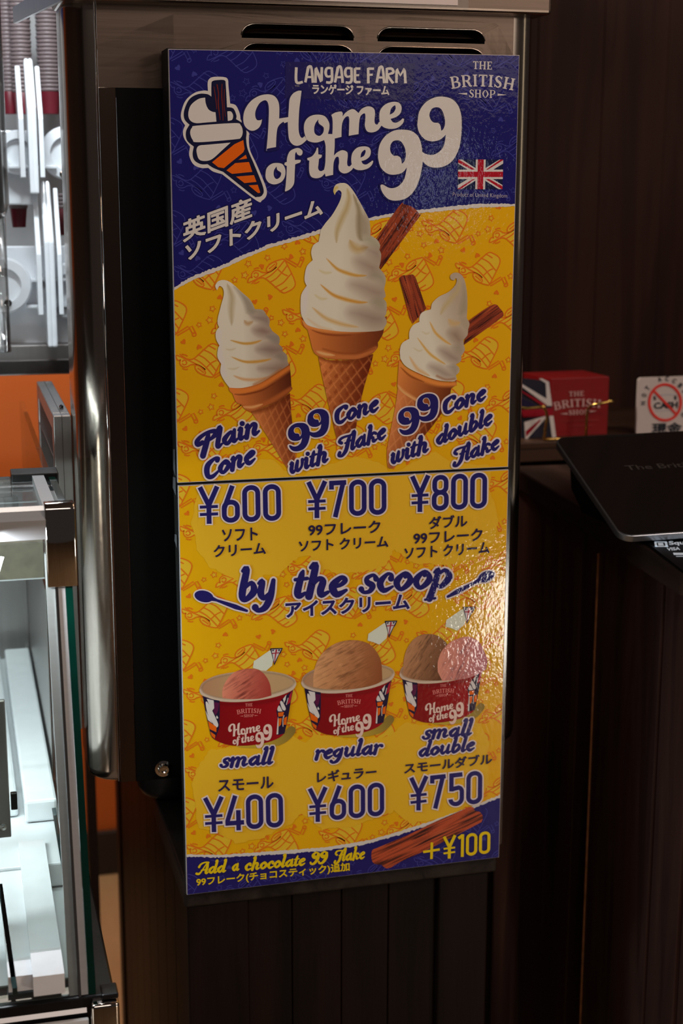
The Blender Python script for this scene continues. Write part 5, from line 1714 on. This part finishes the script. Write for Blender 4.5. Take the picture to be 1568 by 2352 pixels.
zA = hit(60, 445, 1, .468)[2]
zA2 = hit(110, 745, 1, .468)[2]
dz = z1s
d1 = dispenser('white acrylic cup dispenser with bright upright fins on the steel shelf',
               [((35, 150), (52, 272), .0064, False, zA + .02), ((56, 132), (71, 246), .0066, True, zA), ((65, 132), (80, 246), .0066, True, zA), ((81, 151), (97, 273), .0058, False, zA + .02)], 0, zA, None)
d2 = d1
dispenser2 = lambda lab, pts, a, b, c: [fin(d1, pt, pb2, w, .505, .468, zc, 'fin', rnd) for (pt, pb2, w, rnd, zc) in pts]
dispenser2('white upright cup dispenser fins, lower bright group just left of the steel column',
               [((73, 431), (95, 585), .0064, False, zA2 + .012), ((95, 414), (110, 556), .0066, True, hit(100, 798, 1, .468)[2]), ((105, 414), (121, 556), .0066, True, hit(115, 798, 1, .468)[2]), ((122, 431), (141, 585), .0058, False, zA2 + .012)], 0, dz, None)


def disc(parent, c, r, y, name='flange'):
    p = hit(*c, 1, y)
    rr = r / FPX * (y - CAM[1]) * 1.03
    b = lathe([(0, 0), (rr, 0), (rr, .006), (rr * .93, .009), (rr * .62, .010), (rr * .60, .004), (0, .003)], 48, None, Matrix.Translation(p) @ Matrix.Rotation(math.pi / 2, 4, 'X'))
    return obj(name, b, M['white_plastic'], parent, True, 40)


disc(d2, (152, 352), 56, .515)
disc(d2, (150, 668), 60, .515)
disc(d1, (8, 655), 60, .50)
disc(d1, (40, 350), 46, .515)
p = hit(18, 696, 1, .49)
obj('screw', lathe([(0, 0), (.0052, 0), (.005, .002), (.002, .0025), (0, .0012)], 16, None, Matrix.Translation(p) @ Matrix.Rotation(math.pi / 2, 4, 'X')), M['chrome'], d1, True, 35)
p = hit(144, 400, 1, .50)
obj('screw', lathe([(0, 0), (.0045, 0), (.0043, .002), (.002, .0025), (0, .0012)], 16, None, Matrix.Translation(p) @ Matrix.Rotation(math.pi / 2, 4, 'X')), M['chrome'], d2, True, 35)
za_, zb_ = hit(80, 790, 1, .53)[2], hit(80, 600, 1, .53)[2]
obj('back_plate', B((-.19, .526, za_), (-.032, .532, zb_ + .02), .002), M['white_plastic'], d2)
obj('back_plate', B((-.155, .526, hit(80, 470, 1, .53)[2]), (-.100, .532, hit(80, 300, 1, .53)[2]), .002), M['white_plastic'], d1)
# webs joining fins to the plate
for dd, px_, py_ in ((d1, 75, 380), (d2, 116, 700), (d2, 116, 640)):
    p = hit(px_, py_, 1, .5)
    obj('web', B((p[0] - .03, .500, p[2] - .004), (p[0] + .03, .527, p[2]), .0008), M['white_plastic'], dd)

# clear tube at the left edge
tb = empty('clear_tube', (float(hit(0, 300, 1, .42)[0]), .42, 1.45), 'clear acrylic tube with rounded foot at the left picture edge', 'tube')
p0, p1 = hit(2, 480, 1, .42), hit(-10, -60, 1, .42)
rr = 26 / FPX * 1.92
prof = [(0, p0[2] - rr * .9), (rr * .5, p0[2] - rr * .75), (rr * .85, p0[2] - rr * .35), (rr, p0[2] + .005), (rr, p1[2])]
obj('tube_wall', lathe(prof, 40, None, Matrix.Translation((p0[0] - .004, .42, 0))), M['acrylic'], tb, True)
prof = [(rr * .55, p0[2] - .005), (rr * .55, p1[2])]
obj('wafer_sleeve', lathe(prof, 30, None, Matrix.Translation((p0[0] - .004, .42, 0))), M['grey_steel'], tb, True)
obj('foot_rod', cyl(bmesh.new(), (p0[0] - .004, .42, z1s), (p0[0] - .004, .42, p0[2] - rr * .7), .009), M['acrylic'], tb, True)


# stacks of red paper cups
def cup_stack(name, px_, w_px, y_top, y_last, y_bot, Y, lab):
    a = hit(px_, y_last, 1, Y); bt = hit(px_, y_bot, 1, Y); tp = hit(px_, y_top, 1, Y)
    rr = w_px / 2 / FPX * (Y - CAM[1])
    s = empty(name, (a[0], Y, bt[2]), lab, 'cups', 'stacked red paper cups')
    o = obj('cup_side', lathe([(0, bt[2]), (rr * .72, bt[2]), (rr * .95, a[2]), (rr * .9, a[2] + .001), (0, a[2] + .001)], 32, None, Matrix.Translation((a[0], Y, 0))), M['cup_red'], s, True, 40)
    z = a[2]; i = 0
    while z < tp[2]:
        o = obj('cup_rim', lathe([(rr * .90, z - .0030), (rr * 1.0, z - .0020), (rr * 1.03, z), (rr * 1.0, z + .0016), (rr * .90, z + .0018)], 32, None, Matrix.Translation((a[0] + .0004 * math.sin(i * 2.3), Y, 0))), M['cup_rim'], s, True)
        z += .0052; i += 1
    return s


cup_stack('cup_stack', 52, 44, -60, 208, 262, .62, 'tall stack of red paper cups with pale rims behind the upper white fins')
cup_stack('cup_stack', 114, 50, -60, 206, 262, .64, 'tall stack of red paper cups with pale rims next to the steel column')
cup_stack('cup_stack', 22, 34, -60, 206, 262, .64, 'tall stack of red paper cups behind the clear tube at the left edge')
cup_stack('cup_stack', 42, 40, 440, 474, 522, .60, 'short red paper cup left of the lower white fins')
cup_stack('cup_stack', 142, 34, 440, 474, 540, .62, 'short red paper cup between lower white fins and the steel column')

# ------------------------------------------------------------------ counter on the right
cnt = empty('service_counter', (.9, .3, 0), 'dark wooden service counter with thick top board, right of the machine', 'counter')
ZC = 1.15
pA, pB = hit(1568, 1311, 2, ZC), hit(1185, 1076, 2, ZC)
dirv = Vector((pB[0] - pA[0], pB[1] - pA[1], 0)).normalized()
far = Vector((pB[0], pB[1], 0)) + dirv * .02
near = Vector((pA[0], pA[1], 0)) + dirv * .004
perp = Vector((dirv.y, -dirv.x, 0))
q = [near, far, far + perp * .9, near + perp * .9]
b = prism([(v.x, v.y, ZC - .030) for v in q], (0, 0, .030))
bmesh.ops.bevel(b, geom=b.edges[:], offset=.003, segments=2, profile=.5, affect='EDGES')
obj('counter_top', b, M['wood_counter'], cnt)
i_ = perp * .010
q = [near + i_ + dirv * .01, far + i_, far + i_ + perp * .02, near + i_ + dirv * .01 + perp * .02]
# side boards; the two nearest stand proud of the far ones
ys = [(-.0700, -.0540, .014), (-.0520, .0180, .010), (.0210, .1980, .008), (.2070, .300, .030), (.3015, .395, .030), (.3965, .49, .030), (.4915, .60, .030)]
for i, (ya, yb, ins) in enumerate(ys):
    xo = .552 + ins
    obj('side_board', B((xo, ya, .02), (xo + .02, yb, ZC - .030), .0015), M['wood_panel'], cnt)
obj('gap_glint_strip', B((.5590, .1990, .02), (.570, .2018, 1.10), .0003), M['orange_glint'], cnt)  # thin strip painted as orange light glinting through the gap between boards
obj('carcase', B((.604, -.06, .02), (1.35, .60, ZC - .031)), M['wood_panel'], cnt)

# raised ledge at the back of the counter
led = empty('back_ledge', (.9, .75, ZC), 'low dark wooden riser at the back of the counter, red card box on it', 'riser')
YR_ = .5635
zl_ = 1.1804
obj('riser_board', B((.560, YR_, zl_ - .011), (1.5, .86, zl_), .002), M['wood_riser'], led)
obj('riser_block', B((.562, YR_ + .003, ZC + .0003), (1.5, .85, zl_ - .0115), .001), M['wood_riser'], led)
obj('riser_leg', B((.60, .70, 0), (1.4, .84, ZC)), M['wood_panel'], led)

# ------------------------------------------------------------------ card box of the shop
bx = empty('card_box', (.70, .62, zl_), 'red card box with white shop lettering and Union flag flank on the ledge', 'box')
YB = .60
fl, fr = hit(1262, 1000, 1, YB), hit(1396, 1000, 1, YB)
zt_ = hit(1330, 868, 1, YB)[2]
lf = Vector((fl[0] - .0125, YB + .085, 0))
b = bmesh.new()
q = [Vector((fl[0], YB, 0)), Vector((fr[0], YB + .004, 0)), Vector((fr[0] - .006, YB + .09, 0)), lf]
prism([(v.x, v.y, zl_) for v in q], (0, 0, zt_ - zl_), b)
bmesh.ops.bevel(b, geom=b.edges[:], offset=.0007, segments=2, profile=.5, affect='EDGES')
obj('carton', b, M['red_card'], bx)
# flag leaflet leaning at the left of the box
lfq = [hit(1197, 1008, 1, .60), hit(1270, 1003, 1, .596), hit(1262, 876, 1, .596), hit(1193, 868, 1, .60)]
b = prism([tuple(v) for v in lfq], (0, .004, 0))
obj('flag_flank', b, M['navy_card'], bx)


class FlatInk(Ink):
    """ink on any upright card: frame px -> plane y=Y"""
    def __init__(self, Y, up_y=-1, **k):
        super().__init__(**k); self.Y = Y

    def px(self, a):
        a = np.asarray(a, float)
        if self.fn: a = self.fn(a)
        else: a = a / self.org[2] + np.array(self.org[:2])
        d = np.stack([a[:, 0] - 784, a[:, 1] - 1176, np.full(len(a), FPX)], 1) @ RW.T
        t = (self.Y - CAM[1]) / d[:, 1]
        return (CAM + d * t[:, None])[:, [0, 2]]

    def build(self, name, parent, label=None, mt=None):
        self.v = [(x, self.Y + y * 1.6, z) for x, y, z in self.v]
        return super().build(name, parent, label, mt)


FB = (1150, 820, 3.7512)
k = FlatInk(.5955, org=FB)
WF, RF, NF = A(184, 160, 150), A(128, 14, 26), A(30, 22, 44)
k.poly([(150, 235), (180, 232), (412, 372), (412, 405), (390, 410)], WF, 2)
k.poly([(160, 290), (180, 290), (395, 412), (395, 418), (352, 418)], RF, 3)
k.poly([(325, 186), (355, 184), (412, 215), (440, 420), (395, 420), (385, 225)], WF, 2)
k.poly([(170, 350), (330, 428), (180, 452)], NF, 3)
k.poly([(175, 455), (440, 440), (450, 505), (188, 520)], RF, 3)
k.poly([(200, 560), (375, 510), (400, 510), (215, 718), (208, 700)], WF, 2)
k.poly([(212, 640), (330, 540), (345, 545), (215, 690)], RF, 3)
k.poly([(415, 505), (450, 500), (475, 690), (440, 695)], WF, 2)
k.build('flag_artwork', bx)
k = FlatInk(YB - .0005, org=FB)
CC = A(176, 128, 120)
btext(k, SER, 'THE', 583, 338, 716, 333, 40, CC, 2)
btext(k, SER, 'BRITISH', 457, 460, 858, 438, 66, CC, 2, arch=22, wt=1.05)
btext(k, SER, 'SHOP', 580, 500, 762, 492, 42, CC, 2)
k.line(np.array([(512, 489), (572, 488)]), np.array([2., 15]), CC, 2, False, False)
k.line(np.array([(822, 464), (768, 468)]), np.array([2., 15]), CC, 2, False, False)
for (xa_, xb_, y_) in ((512, 845, 551), (585, 780, 596)):      # the two small lines are too blurred to read
    x_ = xa_
    while x_ < xb_:
        k.line(np.array([(x_, y_ - (x_ - 512) * .03), (x_ + 11, y_ - (x_ - 501) * .03)]), 9, A(134, 48, 42), 2, False, False)
        x_ += 21
k.v = [v for v in k.v]
k.build('shop_lettering', bx)

# ------------------------------------------------------------------ brass stand with two prongs
st_ = empty('brass_stand', (.66, .57, zl_), 'small brass wire stand with two bent prongs before the red box', 'stand')
gp = lambda x, y, Y: tuple(hit(x, y, 1, Y))
pL = hit(1253, 945, 1, .57); pR = hit(1347, 955, 1, .57)
obj('prong', tube([(pL[0] - .002, .57, zl_ + .002), gp(1256, 960, .57), gp(1254, 943, .568), gp(1246, 935, .562), gp(1236, 935, .558), gp(1210, 938, .552), gp(1190, 935, .548), gp(1187, 929, .548)], .0021, 12), M['gold'], st_, True)
obj('prong', tube([(pR[0], .57, zl_ + .002), gp(1347, 955, .57), gp(1349, 940, .568), gp(1358, 931, .562), gp(1372, 928, .556), gp(1408, 921, .545)], .0021, 12), M['gold'], st_, True)
for (px_, py_, Y_) in ((1248, 935, .560), (1402, 922, .546)):
    b = bmesh.new(); bmesh.ops.create_icosphere(b, subdivisions=3, radius=.0032, matrix=Matrix.Translation(gp(px_, py_, Y_)))
    obj('knob', b, M['gold'], st_, True)
obj('foot_bar', tube([(pL[0] - .002, .570, zl_ + .0022), (pL[0] + .02, .5705, zl_ + .0022), (pR[0], .5705, zl_ + .0022)], .0021, 12), M['gold'], st_, True)

# ------------------------------------------------------------------ no-cash sign
sg = empty('no_cash_sign', (.85, .60, zl_), 'white card sign with a red crossed circle over the word CASH', 'sign')
YG = .585
g = [hit(1466, 868, 1, YG), hit(1480, 1003, 1, YG)]
gx_ = g[0][0]; gz = g[0][2]
b = B((gx_, YG, zl_), (gx_ + .115, YG + .005, gz), 0)
bmesh.ops.bevel(b, geom=[e for e in b.edges if abs(e.verts[0].co.y - e.verts[1].co.y) > .003], offset=.005, segments=5, profile=.5, affect='EDGES')
obj('card', b, M['white_card'], sg)
k = FlatInk(YG - .0006, org=FB)
RD, BK = A(196, 44, 36), A(32, 32, 36)
cc = (1412, 390); rr_ = 136
t = np.linspace(0, 2 * math.pi, 60)[:-1]
k.line(np.stack([cc[0] + rr_ * np.cos(t), cc[1] + (rr_ + 18) * np.sin(t)], 1), 22, RD, 5, True)
btxt = 'CASH'
jtext(k, 'CASH', 1316, 448, 1522, 438, 56, BK, 2, bold=.04)
k.strokes('1330,330,5! 1500,320,5!; 1330,465,4! 1500,455,4!', A(150, 140, 140), 2)
k.shape('1312,340! 1328,335! 1338,368! 1318,375!', BK, 2); k.shape('1490,335! 1508,330! 1514,365! 1494,368!', BK, 2)
k.line(np.array([(1318, 292), (1508, 492)]), 20, RD, 6, caps=False)
word = 'NOT ACCEPTED'
for i, ch in enumerate(word):
    if ch == ' ': continue
    a = math.radians(-182 + i * 19.5)
    R1 = 168
    c0 = np.array([cc[0] + R1 * math.cos(a), cc[1] + (R1 + 16) * math.sin(a)])
    tx = np.array([-math.sin(a), math.cos(a)]); upv = np.array([math.cos(a), math.sin(a)])
    w_ = 15 if ch != 'I' else 6
    v0, f0, bd = font_mesh(ch, .035)
    mn, mx = v0.min(0), v0.max(0); n_ = (v0 - mn) / (mx - mn)
    qq = c0 + (n_[:, :1] - .5) * 2 * w_ * tx + n_[:, 1:] * 40 * upv
    k.tri(k.px(qq), f0, BK, 3)
jtext(k, '現金', 1302, 660, 1552, 652, 88, BK, 2, bold=0, fat=7)
k.build('sign_artwork', sg)

# ------------------------------------------------------------------ customer tablet on its wedge stand
tbl = empty('payment_tablet', (.62, .26, ZC), 'black customer tablet with metal rim leaning on the counter', 'tablet')
T0 = Vector(hit(1270, 1005, 1, .250)); T1 = Vector(hit(1426, 1233, 2, 1.1640))
dn = (T1 - T0); Ld = dn.length; dn.normalize()
rt = Vector((1, 0, .03))
rt = (rt - dn * rt.dot(dn)).normalized()
nrm = dn.cross(rt).normalized()
if nrm.z < 0: nrm = -nrm
WT = .30
MT = Matrix(((rt.x, -dn.x, nrm.x, T0.x), (rt.y, -dn.y, nrm.y, T0.y), (rt.z, -dn.z, nrm.z, T0.z), (0, 0, 0, 1)))


def rrect(x0, y0, x1, y1, r, n=8):
    pts = []
    for cx, cy, a0 in ((x1 - r, y1 - r, 0), (x0 + r, y1 - r, 90), (x0 + r, y0 + r, 180), (x1 - r, y0 + r, 270)):
        for k in range(n + 1):
            a = math.radians(a0 + 90 * k / n)
            pts.append((cx + r * math.cos(a), cy + r * math.sin(a)))
    return pts


def slab(pts, z0, z1, bev):
    b = bmesh.new()
    prism([(x, y, z0) for x, y in pts], (0, 0, z1 - z0), b)
    if bev:
        bmesh.ops.bevel(b, geom=[e for e in b.edges if abs(e.verts[0].co.z - e.verts[1].co.z) < 1e-6], offset=bev, segments=3, profile=.6, affect='EDGES')
    return b


b = slab(rrect(0, -Ld, WT, 0, .016), -.0085, 0, .0014)
bmesh.ops.transform(b, matrix=MT, verts=b.verts)
obj('tablet_body', b, M['tablet_body'], tbl, True, 30)
b = slab(rrect(.0022, -Ld + .0022, WT - .0022, -.0022, .0142), .0001, .0005, 0)
bmesh.ops.transform(b, matrix=MT, verts=b.verts)
obj('screen', b, M['tablet_screen'], tbl)
b = slab([(.07, -.0075), (.12, -.0075), (.12, -.0055), (.07, -.0055)], .0006, .0008, 0)
bmesh.ops.transform(b, matrix=MT, verts=b.verts)
obj('camera_slot', b, M['black_matte'], tbl)
# lettering on the dim screen, read along the tablet
v0, f0, bd = font_mesh('The British Shop', .0)
h_ = v0[:, 1].max() - v0[:, 1].min()
sc_ = .0150 / h_
ttx = MT.inverted() @ Vector(hit(1436, 1104, 1, .165))
b = bmesh.new()
vv = [b.verts.new(MT @ Vector((ttx.x + (p[0] - v0[:, 0].min()) * sc_ * 1.35, ttx.y + p[1] * sc_, .0009))) for p in v0]
for f in f0:
    try: b.faces.new([vv[i] for i in f])
    except ValueError: pass
obj('screen_lettering', b, M['screen_text'], tbl)
# wedge stand under it
pb0 = MT @ Vector((.018, -.012, -.0087)); pb1 = MT @ Vector((.030, -Ld + .02, -.0087))
b = prism([tuple(pb0), (pb0.x + .003, pb0.y - .005, 1.178), (pb0.x + .008, pb0.y - .03, ZC + .002), (pb0.x + .012, pb0.y - .05, ZC + .0005), (pb1.x + .02, pb1.y + .03, ZC + .0005), (pb1.x + .008, pb1.y, pb1.z)], tuple(rt * .22))
obj('stand', b, M['black_plastic'], tbl)

# ------------------------------------------------------------------ payment card lying at the counter edge
cd = empty('card_reader_mat', (.66, .18, ZC), 'flat black card reader plate with white payment marks at the counter edge', 'card reader')
zc_ = ZC + .0035
g0, g1, g2 = Vector(hit(1479, 1241, 2, zc_)), Vector(hit(1578, 1318, 2, zc_)), Vector(hit(1600, 1236, 2, zc_))
ev = (g1 - g0); el = ev.length; ev.normalize(); en = Vector((-ev.y, ev.x, 0))
if en.x < 0: en = -en
b = prism([tuple(g0), tuple(g0 + ev * .16), tuple(g0 + ev * .16 + en * .11), tuple(g0 + en * .11)], (0, 0, -.0033))
obj('plate', b, M['black_plastic'], cd)


def ground_text(txt, p_l, p_r, h_px, m_, name, bold=.03):
    v0, f0, bd = font_mesh(txt, bold)
    mn, mx = v0.min(0), v0.max(0); n_ = (v0 - mn) / (mx - mn)
    b = bmesh.new(); vv = []
    for u_, w_ in n_:
        x = p_l[0] + (p_r[0] - p_l[0]) * u_ + w_ * h_px * -.25; y = p_l[1] + (p_r[1] - p_l[1]) * u_ - w_ * h_px
        vv.append(b.verts.new(hit(x, y, 2, zc_ + .0003)))
    for f in f0:
        try: b.faces.new([vv[i] for i in f])
        except ValueError: pass
    return obj(name, b, m_, cd)


ground_text('Square', (1537, 1254), (1606, 1251), 11, M['card_white'], 'plate_lettering')
ground_text('VISA', (1532, 1265), (1562, 1263), 7, M['card_white'], 'plate_lettering')
b = bmesh.new()
for ring_, w in (((1504, 1243.5, 1532, 1256), 1), ((1512, 1247, 1524, 1252.5), 0)):
    xa_, ya_, xb_, yb2 = ring_
    def quad(ax, ay, bx_, by, z=.0003):
        vs_ = [b.verts.new(hit(x, y, 2, zc_ + z)) for x, y in ((ax, by), (bx_, by), (bx_ - 2, ay), (ax - 2, ay))]
        b.faces.new(vs_)
    if w:
        quad(xa_, ya_, xb_, ya_ + 2.4); quad(xa_ + 1, yb2 - 2.4, xb_ + 3, yb2)
        quad(xa_, ya_ + 2, xa_ + 5, yb2 - 1); quad(xb_ - 4, ya_ + 2, xb_ + 1.5, yb2 - 1)
    else: quad(xa_, ya_, xb_, yb2)
obj('square_logo', b, M['card_white'], cd)
b = bmesh.new()
quad(1547, 1269.5, 1600, 1274.5); quad(1553, 1277, 1600, 1278.5)
obj('card_marks', b, M['card_white'], cd)

# ------------------------------------------------------------------ setting: walls, floor
fl_ = obj('floor', B((-3.2, -4.2, -.02), (3.2, 1.75, 0)), M['tan_floor'])
tag(fl_, kind='structure')
o = obj('wall_back', B((-3.2, 1.75, 0), (3.2, 1.83, 3.0)), M['orange']); tag(o, kind='structure')
o = obj('baseboard_back', B((-3.2, 1.735, 0), (3.2, 1.75, .105), .002), M['dark_skirt']); tag(o, kind='structure')
o = obj('wall_left', B((-3.28, -4.2, 0), (-3.2, 1.83, 3.0)), M['dark_plaster']); tag(o, kind='structure')
o = obj('ceiling', B((-3.2, -4.2, 3.0), (3.2, 1.83, 3.05)), mat('ceiling_paint', (.10, .08, .07), .9)); tag(o, kind='structure')
wr = empty('wall_right', (1.2, .95, 0)); tag(wr, kind='structure')
rnd_ = random.Random(3)
x = .16
while x < 2.3:
    w = .118
    dy = rnd_.uniform(0, .0015)
    obj('board', B((x, .93 + dy, 0), (x + w - .0006, .95, 3.0), .0008), M['wood_wall'], wr)
    x += w
o = obj('wall_core', B((.16, .951, 0), (2.3, 1.0, 3.0)), M['wood_wall'], wr)
